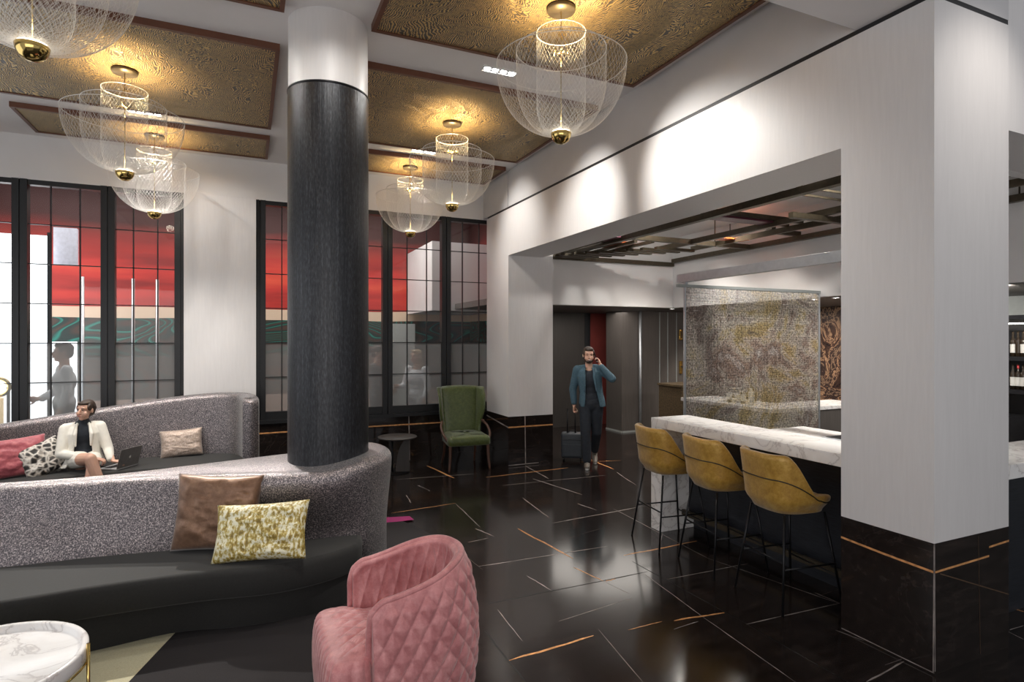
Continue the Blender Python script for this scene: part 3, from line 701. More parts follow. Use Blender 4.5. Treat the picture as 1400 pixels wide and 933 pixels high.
# ------------------------------------------------------------------ column
t = thing('round_column', 'round column, dark ribbed cladding below and white top', 'column', (.59, 4.84, 0))
w = MB(); w.lathe([(.307, 0), (.307, 3.80)], seg=96); w.lathe([(.307, 3.80), (.30, 3.805)], seg=96); w.build('ribbed_cladding', 'column', t)
w = MB(); w.lathe([(.302, 3.79), (.302, ZC)], seg=96); w.build('white_top', 'plaster', t, label='white plaster top')
w = MB(); w.lathe([(.300, 3.795), (.311, 3.795), (.311, 3.81), (.300, 3.81)], seg=96); w.build('ring', 'black_metal', t, label='thin black ring')

# ------------------------------------------------------------------ sofas
def resample(pts, n):
    P = catmull(pts, 12); d = [0]
    for a, b in zip(P[:-1], P[1:]): d.append(d[-1]+(b-a).length)
    out = []; j = 0
    for i in range(n):
        s = d[-1]*i/(n-1)
        while j < len(d)-2 and d[j+1] < s: j += 1
        t = (s-d[j])/max(1e-9, d[j+1]-d[j]); out.append(P[j].lerp(P[j+1], t))
    return out
def outline_normals(P):
    n = len(P); out = []
    area = sum(P[i].x*P[(i+1) % n].y-P[(i+1) % n].x*P[i].y for i in range(n))
    sg = 1 if area > 0 else -1
    for i in range(n):
        t = P[(i+1) % n]-P[i-1]; v = Vector((t.y, -t.x))*sg; v.normalize(); out.append(v)   # outward
    return out
def sofa_back(name, B, C, zt, seat_z, parent, mat, z_low=.0, lean=.42):
    """B bottom outline, C crest outline (closed, same count), zt(p) crest height"""
    n = len(B); NC = outline_normals(C); rings = []
    rings.append([(p.x, p.y, z_low) for p in B])
    for k in range(9):
        t = k/8; ring = []
        for i in range(n):
            zz = lean+(zt(C[i])-.075-lean)*t; q = B[i].lerp(C[i], smooth(t)*.6+t*.4)
            ring.append((q.x, q.y, zz))
        rings.append(ring)
    for k in range(1, 6):
        a = PI/2*k/5; ring = []
        for i in range(n):
            q = C[i]-NC[i]*.075*(1-math.cos(a)); ring.append((q.x, q.y, zt(C[i])-.075+.075*math.sin(a)))
        rings.append(ring)
    mb = MB(); mb.loft(rings, 0, False)
    def cap(ring, dip):            # bridge front side i to back side i
        h = n//2; K = 5; vs = []
        for i in range(h):
            a, b = Vector(ring[i]), Vector(ring[n-1-i])
            for k in range(K+1):
                q = a.lerp(b, k/K); q.z -= dip*math.sin(PI*k/K)*min(1, 6*(h-1-i)/h); vs.append(q)
        mb.add(vs, [(i*(K+1)+k, i*(K+1)+k+1, (i+1)*(K+1)+k+1, (i+1)*(K+1)+k) for i in range(h-1) for k in range(K)], 0, True)
    cap(rings[-1], .02); cap(rings[0], 0)
    o = mb.build(name, mat, parent, recalc=False); bm = bmesh.new(); bm.from_mesh(o.data); bmesh.ops.remove_doubles(bm, verts=bm.verts, dist=1e-4); bmesh.ops.recalc_face_normals(bm, faces=bm.faces); bm.to_mesh(o.data); bm.free()
    return o
def mk_closed(front, back):
    return [Vector((p.x, p.y)) for p in front]+[Vector((p.x, p.y)) for p in back[::-1]]
# front sofa wraps the column
fs = thing('curved_sofa', 'silver velvet curved sofa wrapping the dark column, charcoal seat', 'sofa')
cx, cy = .59, 4.84
arcC = [Vector((cx+.49*math.cos(RAD(a)), cy+.49*math.sin(RAD(a)), 0)) for a in range(-85, 91, 25)]
arcB = [Vector((cx+.45*math.cos(RAD(a)), cy+.45*math.sin(RAD(a)), 0)) for a in range(-60, 91, 25)]
V = lambda l: [Vector((x, y, 0)) for x, y in l]
Cf = V([(-2.7, 5.25), (-1.54, 5.03), (-1.0, 4.88), (-.455, 4.69), (.01, 4.50), (.35, 4.39)])+arcC
Cb = V([(-2.75, 5.50), (-1.6, 5.27), (-1.08, 5.15), (-.69, 5.12), (-.2, 5.17), (.2, 5.27), (.45, 5.325)])
Bf = V([(-2.6, 4.95), (-1.43, 4.76), (-.967, 4.73), (-.48, 4.66), (.01, 4.58), (.42, 4.50), (.72, 4.46)])+arcB
Bb = V([(-2.75, 5.46), (-1.6, 5.24), (-1.08, 5.12), (-.69, 5.09), (-.2, 5.14), (.2, 5.24), (.45, 5.29)])
C_ = mk_closed(resample(Cf, 90), resample(Cb, 90)); B_ = mk_closed(resample(Bf, 90), resample(Bb, 90))
def zt_front(p): return .875+.05*smooth((p.x+1.8)/1.8)+.075*smooth((p.x-.45)/.6)
sofa_back('backrest', B_, C_, zt_front, .42, fs, 'silver', z_low=.0125)
def slab(name, outline, z0, z1, parent, mat, r=.04, under=.0, n=140, dome=.0):
    P = [Vector((p.x, p.y)) for p in catmull(outline, 10, True)] if not isinstance(outline[0], Vector) or len(outline) < 60 else outline
    NN = outline_normals(P); rings = []
    def ring(ins, z): return [((p-q*ins).x, (p-q*ins).y, z) for p, q in zip(P, NN)]
    rings.append(ring(under+r*.5, z0)); rings.append(ring(under, z0+r*.5)); rings.append(ring(0, z1-r*1.2))
    for k in range(1, 6):
        a = PI/2*k/5; rings.append(ring(r*(1-math.cos(a)), z1-r*1.2+r*1.2*math.sin(a)))
    mb = MB(); mb.loft(rings, 0, True); return mb.build(name, mat, parent)
seat_front = V([(-2.5, 4.42), (-1.9, 4.22), (-1.3, 4.13), (-.79, 4.15), (-.28, 4.13), (.16, 4.06), (.50, 4.12), (.74, 4.25)])
sf = resample(seat_front, 80); sb = resample(V([(-2.6, 5.0), (-1.43, 4.82), (-.967, 4.79), (-.48, 4.72), (.01, 4.64), (.42, 4.56), (.80, 4.52)]), 60)
slab('seat_cushion', [Vector((p.x, p.y)) for p in sf]+[Vector((p.x, p.y)) for p in sb[::-1]], .235, .42, fs, 'seatcloth', .035)
bfp = resample(V([(-2.5, 4.50), (-1.9, 4.30), (-1.27, 4.21), (-.85, 4.22), (-.42, 4.27), (-.03, 4.18), (.37, 4.17), (.6, 4.24), (.73, 4.32)]), 80)
slab('base', [Vector((p.x, p.y)) for p in bfp]+[Vector((p.x, p.y)) for p in sb[::-1]], .0125, .232, fs, 'seatcloth', .012)
# rear sofa
rs = thing('curved_sofa', 'silver velvet curved sofa along the windows, with a seated woman', 'sofa')
inn = resample(V([(-2.9, 7.25), (-2.50, 7.93), (-2.1, 8.24), (-1.6, 8.38), (-1.0, 8.42), (-.45, 8.38), (-.15, 8.22), (-.05, 7.9), (-.05, 7.52)]), 90)
out = resample(V([(-3.06, 7.32), (-2.66, 8.05), (-2.2, 8.42), (-1.65, 8.58), (-1.0, 8.63), (-.35, 8.58), (.03, 8.34), (.13, 7.95), (.12, 7.52)]), 90)
C2 = mk_closed(inn, out); inb = [p+Vector((0, -.04, 0)) for p in inn]
B2 = mk_closed(inb, out)
def zt_rear(p): return .93+.26*smooth((p.x+3.0)/2.9)
sofa_back('backrest', B2, C2, zt_rear, .43, rs, 'silver', z_low=.0125)
sf2 = resample(V([(-2.6, 6.95), (-2.2, 7.3), (-1.8, 7.5), (-1.2, 7.62), (-.6, 7.58), (-.08, 7.50)]), 60)
sb2 = resample(V([(-2.93, 7.25), (-2.50, 7.95), (-2.1, 8.26), (-1.6, 8.40), (-1.0, 8.44), (-.45, 8.40), (-.15, 8.24), (-.03, 7.9), (-.03, 7.54)]), 60)
sp = [Vector((p.x, p.y)) for p in sf2]+[Vector((p.x, p.y)) for p in sb2[::-1]]
slab('seat_cushion', sp, .235, .43, rs, 'seatcloth', .035)
slab('base', sp, .0125, .232, rs, 'seatcloth', .012)

# ------------------------------------------------------------------ pillows
def pillow(name, label, loc, w_, h_, d_, mat, yaw, tilt, roll, seed=0, wr=.012, pipe=None, group=None, sag=.0):
    n = 34; vs = []; mb = MB()
    for side in (1, -1):
        g = []
        for j in range(n+1):
            for i in range(n+1):
                u = -1+2*i/n; v = -1+2*j/n
                pin = 1-.07*(1-abs(u)**2)*abs(v)**3*0; sx = u*(1-.085*(1-v*v)**1*abs(u)**6 *-0 - .06*math.cos(v*PI/2)*abs(u)); sy = v*(1-.06*math.cos(u*PI/2)*abs(v))
                th = d_/2*((1-u**4)*(1-v**4))**.55
                nz = noise.noise(Vector((u*2.2+seed, v*3.2, side*3)))*wr*1.6+noise.noise(Vector((u*5+seed, v*9+u*3, side*3)))*wr
                th2 = max(0, th+nz*min(1, 6*(1-abs(u))*(1-abs(v))+.1)) if th > 1e-6 else 0
                g.append((sx*w_/2, -side*th2, sy*h_/2+h_/2-sag*(1-v)*0))
        fs_ = [(j*(n+1)+i, j*(n+1)+i+1, (j+1)*(n+1)+i+1, (j+1)*(n+1)+i) for j in range(n) for i in range(n)]
        if side < 0: fs_ = [q[::-1] for q in fs_]
        mb.add(g, fs_, 0, True)
    if pipe: 
        e_ = [(u*w_/2*1.0, 0, v*h_/2+h_/2) for u, v in [(-1+2*i/20, -1+.06*math.cos((-1+2*i/20)*PI/2)) for i in range(21)]]
    o = mb.build(name, mat); bm = bmesh.new(); bm.from_mesh(o.data); bmesh.ops.remove_doubles(bm, verts=bm.verts, dist=1e-4); bmesh.ops.recalc_face_normals(bm, faces=bm.faces); bm.to_mesh(o.data); bm.free()
    o.location = loc
    o.rotation_euler = (Matrix.Rotation(yaw, 3, 'Z') @ Matrix.Rotation(-tilt, 3, 'X') @ Matrix.Rotation(roll, 3, 'Y')).to_euler()
    return tag(o, label, 'cushion', group)
x, y = atd(292, 4.02)
pillow('throw_cushion', 'tall copper satin cushion behind the yellow one on the front sofa', (x, y, .42), .58, .52, .15, 'copper', -YAW+.08, RAD(10), RAD(2), 2, .009)
x, y = atd(353, 3.80)
pillow('throw_cushion', 'distressed yellow velvet cushion on the front sofa', (x, y, .435), .62, .375, .15, 'yellow', -YAW-.02, RAD(22), RAD(-4), 5, .014)
x, y = atd(249, 7.22)
pillow('throw_cushion', 'champagne beige cushion alone right of the laptop', (x, y, .43), .47, .34, .13, 'beige', -.05, RAD(14), RAD(-4), 9, .008)
x, y = atd(70, 6.30)
pillow('throw_cushion', 'black and white scaled cushion leaning beside the woman', (x, y, .44), .40, .36, .14, 'snake', .35, RAD(18), RAD(-22), 12, .01)
x, y = atd(20, 6.12)
pillow('throw_cushion', 'rose pink velvet cushion at the left edge of the rear sofa', (x, y, .43), .60, .42, .15, 'rose', .45, RAD(16), RAD(-3), 15, .009)

# ------------------------------------------------------------------ rug
rg = MB(); rc = (-1.10, 4.88); RR = 2.76
rg.prism([(rc[0]+RR*math.cos(2*PI*i/160), rc[1]+RR*math.sin(2*PI*i/160)) for i in range(160)], .0012, .012, 0)
cr = [onz(*p, .0124) for p in ((150, 880), (241, 864), (172, 937), (100, 1000), (-120, 1000), (-60, 880), (60, 905))]
rg.add([(x, y, .0124) for x, y in cr], [list(range(len(cr)))], 1)
mg = [onz(*p, .0124) for p in ((500, 717), (500, 709), (533, 707.5), (560, 706), (566, 711), (545, 713.5))]
rg.add([(x, y, .0124) for x, y in mg], [list(range(len(mg)))], 2)
tag(rg.build('area_rug', ['rug', 'rug_cream', 'rug_magenta'], recalc=False), 'large dark round pile rug with cream and magenta patches under the front sofa', 'rug')

# ------------------------------------------------------------------ marble tray table
t = thing('tray_table', 'round white marble tray table in the bottom left corner', 'table', (-1.10, 3.30, 0))
w = MB(); w.lathe([(0, .375), (.40, .375), (.415, .385), (.42, .40), (.42, .445), (.415, .452), (.398, .452), (.392, .445), (.385, .425), (.375, .42), (0, .42)], seg=96); w.build('marble_top', 'marble', t)
for a in (-2, 100, 195, 285):
    a = RAD(a); x, y = .428*math.cos(a), .428*math.sin(a)
    w = MB(); w.tube([(x, y, 0.012), (x, y, .468)], .0075, 10); w.build('leg', 'brass', t, label='slim brass leg')
w = MB(); w.tube([(.42*math.cos(2*PI*i/60), .42*math.sin(2*PI*i/60), .38) for i in range(60)], .005, 6, closed=True); w.build('brass_ring', 'brass', t)

# ------------------------------------------------------------------ pink tub chair
pc = thing('tub_armchair', 'dusty pink quilted velvet tub chair in the foreground', 'armchair', (.76, 3.0, 0), RAD(0))
def d_path(n, ext=0., front=-.24, back_r=.30):
    R = back_r+ext; Ls = abs(front); tot = 2*Ls+PI*R; out = []
    for i in range(n):
        s = tot*i/(n-1)
        if s < Ls: out.append((Vector((front+s, -R)), Vector((0, -1)), s/tot))
        elif s < Ls+PI*R:
            a = -PI/2+(s-Ls)/R; out.append((Vector((R*math.cos(a), R*math.sin(a))), Vector((math.cos(a), math.sin(a))), s/tot))
        else: out.append((Vector((-(s-Ls-PI*R), R)), Vector((0, 1)), s/tot))
    return out
def rim_h(s):
    e = min(s, 1-s)
    return .642+.113*smooth(e/.42)-.05*(1-min(1, e/.05))**2
nU = 300; path = d_path(nU); plen = 2*.24+PI*.30
outer = []; prof = []
zs = [.07+.93*k/46 for k in range(47)]
def quilt(su, z, cw=.086, ch=.135, amp=.019):
    a = su/cw+z/ch; b = su/cw-z/ch
    return amp*min(abs(math.sin(PI*a)), abs(math.sin(PI*b)))**.55
def outer_ext(k): return .0+.045*math.sin(PI*min(1, max(0, (1-k)*.95))) + .02*(1-k)
rings = []
for p, nrm, s in path:
    hz = rim_h(s); ring = []; su = s*plen
    fade = smooth(min(s, 1-s)/.03)
    for k in range(80):                      # outer, bottom to rim
        q = k/79; z = .07+(hz-.07)*q; ext = outer_ext(q)+quilt(su, z)*fade*min(1, (1-q)*12)
        ring.append((p.x+nrm.x*ext, p.y+nrm.y*ext, z))
    for k in range(1, 6):                    # over the rim
        a = PI*k/6; ring.append((p.x-nrm.x*.03*(1-math.cos(a)), p.y-nrm.y*.03*(1-math.cos(a)), hz+.018*math.sin(a)))
    for k in range(30):                      # inner, rim down to the seat
        q = k/29; z = hz+(.34-hz)*q; ins = .06+.035*smooth(q)-quilt(su, z, .085, .26, .016)*fade*min(1, q*8)
        ring.append((p.x-nrm.x*ins, p.y-nrm.y*ins, z))
    rings.append(ring)
mb = MB(); mb.loft(rings, 0, True); mb.build('shell', 'pink', pc)
# piping along the rim and down both arm fronts
pts = []
p0, n0, _ = path[0]; q0 = p0-n0*.03
for k in range(8): pts.append((q0.x-.008+.0*k, q0.y, .09+(rim_h(0)-.12)*k/8))
for p, nrm, s in path[::3]: pts.append((p.x-nrm.x*.022, p.y-nrm.y*.022, rim_h(s)+.014))
p1, n1, _ = path[-1]; q1 = p1-n1*.03
for k in range(8, -1, -1): pts.append((q1.x-.008, q1.y, .09+(rim_h(0)-.12)*k/8))
w = MB(); w.tube(catmull(pts, 3), .017, 12); w.build('piping', 'pink', pc)
# T-shaped quilted seat
def seat_outline(n=160):
    P = [(-.425, -.25), (-.428, 0), (-.425, .25), (-.415, .295), (-.385, .318), (-.34, .322), (-.29, .318), (-.262, .295), (-.245, .262), (-.20, .25), (-.1, .248), (.06, .235), (.17, .14), (.205, 0), (.17, -.14), (.06, -.235), (-.1, -.248), (-.20, -.25), (-.245, -.262), (-.262, -.295), (-.29, -.318), (-.34, -.322), (-.385, -.318), (-.415, -.295)]
    c_ = resample([(x, y, 0) for x, y in P]+[(*P[0], 0)], 360)[:-1]; return [Vector((q.x, q.y)) for q in c_]
SO = seat_outline(); NN = outline_normals(SO); rings = []
def chan(p): return .013*abs(math.sin(PI*p.y/.056))**.6 if p.x < -.38 else .012*abs(math.sin(PI*p.x/.056))**.6
for z in (.07, .10, .16, .22, .28, .34): rings.append([((p+q*(chan(p)+.012*math.sin(PI*(z-.05)/.36))).x, (p+q*(chan(p)+.012*math.sin(PI*(z-.05)/.36))).y, z) for p, q in zip(SO, NN)])
for k in range(1, 7):
    a = PI/2*k/6; ring = []
    for p, q in zip(SO, NN):
        c0 = Vector((-.14, 0)); dd = (p-c0).normalized(); w_ = p+q*chan(p)*math.cos(a)-dd*.055*(1-math.cos(a)); ring.append((w_.x, w_.y, .375+.05*math.sin(a)))
    rings.append(ring)
base = [Vector(r) for r in rings[-1]]; cen = Vector((-.12, 0, .44))
for k in range(1, 26):
    t_ = k/26; rg_ = []
    for b in base:
        q = b.lerp(cen, t_); z = .425+.018*math.sin(PI/2*t_)+quilt(q.y+.3, q.x, .085, .11, .014)*min(1, t_*6); rg_.append((q.x, q.y, z))
    rings.append(rg_)
mb = MB(); mb.loft(rings, 0, True); mb.build('seat', 'pink', pc)
for (x, y) in ((-.36, -.27), (-.36, .27), (.18, -.22), (.18, .22)):
    w = MB(); w.tube([(x, y, .013), (x, y, .075)], [.012, .02], 12); w.build('leg', 'brass', pc, label='short brass leg')

# ------------------------------------------------------------------ green wingback chair
gc = thing('wingback_chair', 'olive green leather wingback chair before the windows', 'armchair', (2.92, 8.17, 0), RAD(-5))
gc.scale = (1.02, 1.02, 1.0)
# local frame: front is -y, seat .62 wide
def rbox(name, a, b, mat, parent, r=.03, seg=4, loc=None, rot=None):
    w = MB(); w.box(a, b); o = w.build(name, mat, parent); bevel(o, r, seg)
    for p in o.data.polygons: p.use_smooth = True
    if loc: o.location = loc
    if rot: o.rotation_euler = rot
    return o
mb = MB(); rings = []
for k in range(15):
    t_ = k/14; z = .37+.13*math.sin(min(t_*1.6, 1)*PI/2); 
SOg = [Vector((q.x, q.y)) for q in catmull([(-.30, -.30, 0), (-.16, -.335, 0), (0, -.345, 0), (.16, -.335, 0), (.30, -.30, 0), (.29, 0, 0), (.25, .26, 0), (0, .28, 0), (-.25, .26, 0), (-.29, 0, 0)], 10, True)]
NG = outline_normals(SOg); rings = []
for ins, z in ((.015, .36), (0, .375), (0, .44), (.005, .46), (.02, .48), (.05, .495), (.10, .507), (.18, .515), (.26, .518)):
    rings.append([((p-q*ins).x, (p-q*ins).y, z) for p, q in zip(SOg, NG)])
mb.loft(rings, 0, True); mb.build('seat', 'green', gc)
# backrest: curved upright panel with rounded crest
def curved_panel(xs, zfun, y_of, th, mat, name, parent, n=26, m=22, crown=.0):
    mb = MB(); 
    for side in (0, 1):
        g = []
        for j in range(m+1):
            for i in range(n+1):
                u = -1+2*i/n; z0_, z1_ = zfun(u); z = z0_+(z1_-z0_)*j/m; x = xs(u, (z-.45)/.7)
                edge = (1-abs(u)**6)*(1-(2*j/m-1)**8); y = y_of(u, z)+(-1 if side == 0 else 1)*th/2*max(0, edge)**.5
                g.append((x, y, z))
        f_ = [(j*(n+1)+i, j*(n+1)+i+1, (j+1)*(n+1)+i+1, (j+1)*(n+1)+i) for j in range(m) for i in range(n)]
        mb.add(g, f_ if side == 0 else [q[::-1] for q in f_], 0, True)
    o = mb.build(name, mat, parent); bm = bmesh.new(); bm.from_mesh(o.data); bmesh.ops.remove_doubles(bm, verts=bm.verts, dist=1e-4); bmesh.ops.recalc_face_normals(bm, faces=bm.faces); bm.to_mesh(o.data); bm.free(); return o
curved_panel(lambda u, h: u*(.252+.035*h), lambda u: (.42, 1.16+.018*(1-u*u)), lambda u, z: .235+.13*(z-.42), .09, 'green', 'backrest', gc)
for s in (-1, 1):
    mb = MB(); rings = []
    for j in range(19):
        t_ = j/18; z = .44+.715*t_
        wd = .10+.13*smooth((t_-.15)/.5)-.09*smooth((t_-.80)/.2)        # depth of the wing towards the front
        yb = .27+.13*(z-.42); yf = yb-wd-.03; xo = s*(.236+.035*(z-.45)/.7); xf = xo+s*(.045+.035*smooth((t_-.1)/.5))
        th = .028
        c1 = Vector((xo, yb)); c2 = Vector((xf, yf)); d = (c2-c1); nn = Vector((-d.y, d.x)); nn.normalize(); ring = []
        for k in range(16):
            a = 2*PI*k/16; ring.append(tuple((c1+c2)/2+d*.5*math.cos(a)+nn*th*math.sin(a))+(z,))
        rings.append(ring)
    mb.loft(rings, 0, True); mb.build('wing', 'green', gc)
    w = MB(); w.tube(catmull([(s*.30, .12, .66), (s*.34, 0, .60), (s*.345, -.12, .53), (s*.325, -.20, .47), (s*.30, -.22, .42)], 5), .018, 10); w.build('arm', 'walnut', gc, label='curved walnut arm')
    w = MB(); w.tube(catmull([(s*.27, -.28, .40), (s*.275, -.285, .2), (s*.295, -.31, 0.0)], 5), [.026-.012*i/10 for i in range(11)], 10); w.build('leg', 'walnut', gc, label='tapered walnut leg')
    w = MB(); w.tube(catmull([(s*.23, .22, .40), (s*.235, .26, .2), (s*.25, .36, 0.0)], 5), [.024-.010*i/10 for i in range(11)], 10); w.build('leg', 'walnut', gc, label='tapered walnut leg')

# ------------------------------------------------------------------ side table
t = thing('side_table', 'small dark round side table left of the green chair', 'side table', (1.93, 8.20, 0), RAD(-15))
w = MB(); w.lathe([(0, .485), (.26, .485), (.275, .495), (.275, .503), (.27, .508), (0, .508)], seg=64); w.build('tabletop', 'taupe_dark', t, label='dark round top')
w = MB(); w.tube([(-.07, 0, .01), (-.07, 0, .485)], .014, 12); w.build('post', 'black_metal', t)
prof = [(-.02, .01), (.17, .01), (.17, .485)]+[(.17-.19*math.sin(a)*1.0, .485-.475*(1-math.cos(a))) for a in [PI/2*k/10 for k in range(1, 11)]]
w = MB(); n = len(prof); w.add([(a, -.012, b) for a, b in prof]+[(a, .012, b) for a, b in prof], [list(range(n)), list(range(n, 2*n))[::-1]]+[(i, (i+1) % n, (i+1) % n+n, i+n) for i in range(n)]); w.build('curved_fin', 'taupe_dark', t)
w = MB(); w.lathe([(0, 0), (.17, 0), (.17, .008), (.165, .012), (0, .012)], seg=48); w.build('base', 'black_metal', t)

# ------------------------------------------------------------------ bar stools (local: faces +x)
def make_stool(label):
    t = thing('bar_stool', label, 'bar stool', (0, 0, 0), 0, 'mustard stools along the marble bar')
    mb = MB(); rings = []
    # closed plan: superellipse shell, height of the rim depends on the angle (back at 180 deg)
    nA = 72
    def rim(a):           # a = 0 front, pi back
        b = abs(((a+PI) % (2*PI))-PI)/PI
        return .735+.045*smooth(b/.35)*1.0+.29*smooth((b-.42)/.30)
    def rad(a, z, hz):
        ax, by = .255, .245
        ca, sa = math.cos(a), math.sin(a)
        r = 1/((abs(ca)/ax)**3+(abs(sa)/by)**3)**(1/3)
        t_ = (z-.66)/.40
        return r*(.80+.20*smooth((z-.66)/.10))+.015*max(0, t_)*(1 if ca < 0 else 0)
    def P(a, r, z):
        lean = -.10*max(0, z-.78)*1.0
        return (r*math.cos(a)+lean, r*math.sin(a), z)
    prof_n = 14
    rings.append([P(2*PI*k/nA, .02, .655) for k in range(nA)]); rings.append([P(2*PI*k/nA, rad(2*PI*k/nA, .66, 1)*.72, .657) for k in range(nA)])
    for j in range(prof_n):
        ring = []
        for k in range(nA):
            a = 2*PI*k/nA; hz = rim(a); z = .665+(hz-.665)*j/(prof_n-1); ring.append(P(a, rad(a, z, hz), z))
        rings.append(ring)
    for th, dz in ((.012, .010), (.03, .012), (.045, 0)):
        rings.append([P(2*PI*k/nA, rad(2*PI*k/nA, rim(2*PI*k/nA), 1)-th, rim(2*PI*k/nA)+dz) for k in range(nA)])
    for j in range(1, 8):
        ring = []
        for k in range(nA):
            a = 2*PI*k/nA; hz = rim(a); z = hz+(.755-hz)*j/7 if hz > .755 else hz+(.765-hz)*j/7; ring.append(P(a, rad(a, max(z, .76), hz)-.045-.02*j/7, z))
        rings.append(ring)
    for q in (.6, .3, .05): rings.append([P(2*PI*k/nA, (rad(2*PI*k/nA, .77, 1)-.065)*q, .77+.012*(1-q)) for k in range(nA)])
    mb.loft(rings, 0, True); mb.build('seat_shell', 'mustard', t)
    pts = []
    for k in range(96):
        a = 2*PI*k/96; b = abs(((a+PI) % (2*PI))-PI)/PI; hz = .725+.012*smooth(b/.3)+.17*smooth((b-.30)/.5)
        z = min(hz, rim(a)-.02)
        x, y, zz = P(a, rad(a, z, 1)+.002, z); pts.append((x, y, zz))
    w = MB(); w.tube(pts, .0045, 6, closed=True); w.build('piping', 'pipe_dark', t, label='dark welt seam')
    legs = {}
    for sx in (-1, 1):
        for sy in (-1, 1):
            a, b = Vector((sx*.17, sy*.17, .66)), Vector((sx*.255-.0, sy*.25, 0)); legs[(sx, sy)] = (a, b)
            w = MB(); w.tube([a, b], .0085, 8); w.build('leg', 'black_metal', t)
    def at(k, z): a, b = legs[k]; return a.lerp(b, (a.z-z)/a.z)
    for k1, k2, z in (((-1, -1), (-1, 1), .34), ((-1, -1), (1, -1), .30), ((-1, 1), (1, 1), .30), ((1, -1), (1, 1), .22)):
        w = MB(); w.tube([at(k1, z), at(k2, z)], .0065, 8); w.build('footrest_bar', 'black_metal', t)
    return t
s0 = make_stool('mustard bar stool farthest from camera, at the marble end leg')
s0.location = (3.58, 4.36, 0); s0.rotation_euler = (0, 0, RAD(-8))
s1 = copy_tree(s0); s1.location = (3.60, 3.72, 0); s1['label'] = 'mustard bar stool in the middle of the row of three'
s2 = copy_tree(s0); s2.location = (3.58, 3.06, 0); s2['label'] = 'mustard bar stool nearest the camera and the big pillar'

# ------------------------------------------------------------------ floor lamp at the left edge
t = thing('floor_lamp', 'brass ring floor lamp with glowing globe at left edge', 'lamp', (*atd(-2, 7.55), 0))
w = MB(); w.lathe([(0, 0), (.14, 0), (.14, .015), (0, .02)], seg=32); w.build('base', 'black_metal', t)
w = MB(); w.tube([(.10, 0, .01), (.10, 0, 1.26)], .018, 10); w.build('pole', 'black_metal', t)
w = MB(); w.tube([(.11*math.cos(2*PI*i/40), 0, 1.26+.11*math.sin(2*PI*i/40)) for i in range(40)], .022, 10, closed=True); w.build('ring', 'brass', t, label='polished brass ring')
w = MB(); w.ball((0, 0, 1.26), .075, 20); w.build('globe', 'led', t, label='glowing globe')
w = MB(); w.tube([(-.02, 0, .5), (-.02, 0, 1.12)], .07, 20); w.build('lit_shade', 'warmglow', t, label='warm lit cylindrical shade')

# ------------------------------------------------------------------ people
def capsule(mb, a, b, ra, rb, sc=None, seg=14):
    a, b = Vector(a), Vector(b); d = b-a; l = d.length
    if l < 1e-6: mb.ball(a, ra, seg); return
    t = d/l; up = Vector((0, 0, 1)) if abs(t.z) < .9 else Vector((0, 1, 0)); u = (up-t*up.dot(t)).normalized(); w = t.cross(u)
    rings = []
    for k in range(1, 5): an = PI/2*k/5; rings.append((a-t*ra*math.cos(an), ra*math.sin(an)))
    for k in range(7): q = k/6; rings.append((a+d*q, ra+(rb-ra)*q))
    for k in range(4, 0, -1): an = PI/2*k/5; rings.append((b+t*rb*math.cos(an), rb*math.sin(an)))
    mb.loft([[p+r*(u*math.cos(2*PI*k/seg)+w*math.sin(2*PI*k/seg)) for k in range(seg)] for p, r in rings], 0, True)
def chain(mb, pts, rs):
    for (a, b), (ra, rb) in zip(zip(pts[:-1], pts[1:]), zip(rs[:-1], rs[1:])): capsule(mb, a, b, ra, rb)
def ell(mb, c, r, rot=None, seg=20): mb.ball(c, 1, seg, sc=r, rot=rot)
def remesh(mb, name, mat, parent, voxel=.008, sm=6, **k):
    o = mb.build(name, mat, parent, **k)
    m = o.modifiers.new('r', 'REMESH'); m.mode = 'VOXEL'; m.voxel_size = voxel; m.use_smooth_shade = True
    s = o.modifiers.new('s', 'SMOOTH'); s.iterations = sm; s.factor = .5
    return o
def hand(mb, wrist, d, n, spread=1., curl=.5, thumb=1):
    """wrist point, d direction of the fingers, n palm normal (curl goes that way), thumb side sign"""
    w = Vector(wrist); d = Vector(d).normalized(); n = Vector(n); n = (n-d*n.dot(d)).normalized(); s = d.cross(n)*thumb
    palm = w+d*.045
    rot = Matrix((s, d, n)).transposed()
    ell(mb, palm, (.040, .052, .016), rot)
    for i, (o_, l) in enumerate(((.030, .068), (.010, .076), (-.011, .070), (-.030, .056))):
        b = w+d*.082+s*o_; c1 = RAD(25+50*curl); c2 = RAD(50+75*curl)
        p1 = b+(d*math.cos(c1*.6)+n*math.sin(c1*.6))*l*.45; p2 = p1+(d*math.cos(c2)+n*math.sin(c2))*l*.33; p3 = p2+(d*math.cos(c2*1.5)+n*math.sin(c2*1.5))*l*.25
        chain(mb, [b, p1, p2, p3], [.0095, .009, .0082, .007])
    b = w+d*.03+s*.032; p1 = b+(s*.7+d*.6+n*.3).normalized()*.035; p2 = p1+(s*.25+d*.8+n*.5).normalized()*.03
    chain(mb, [b, p1, p2], [.012, .0105, .0085])
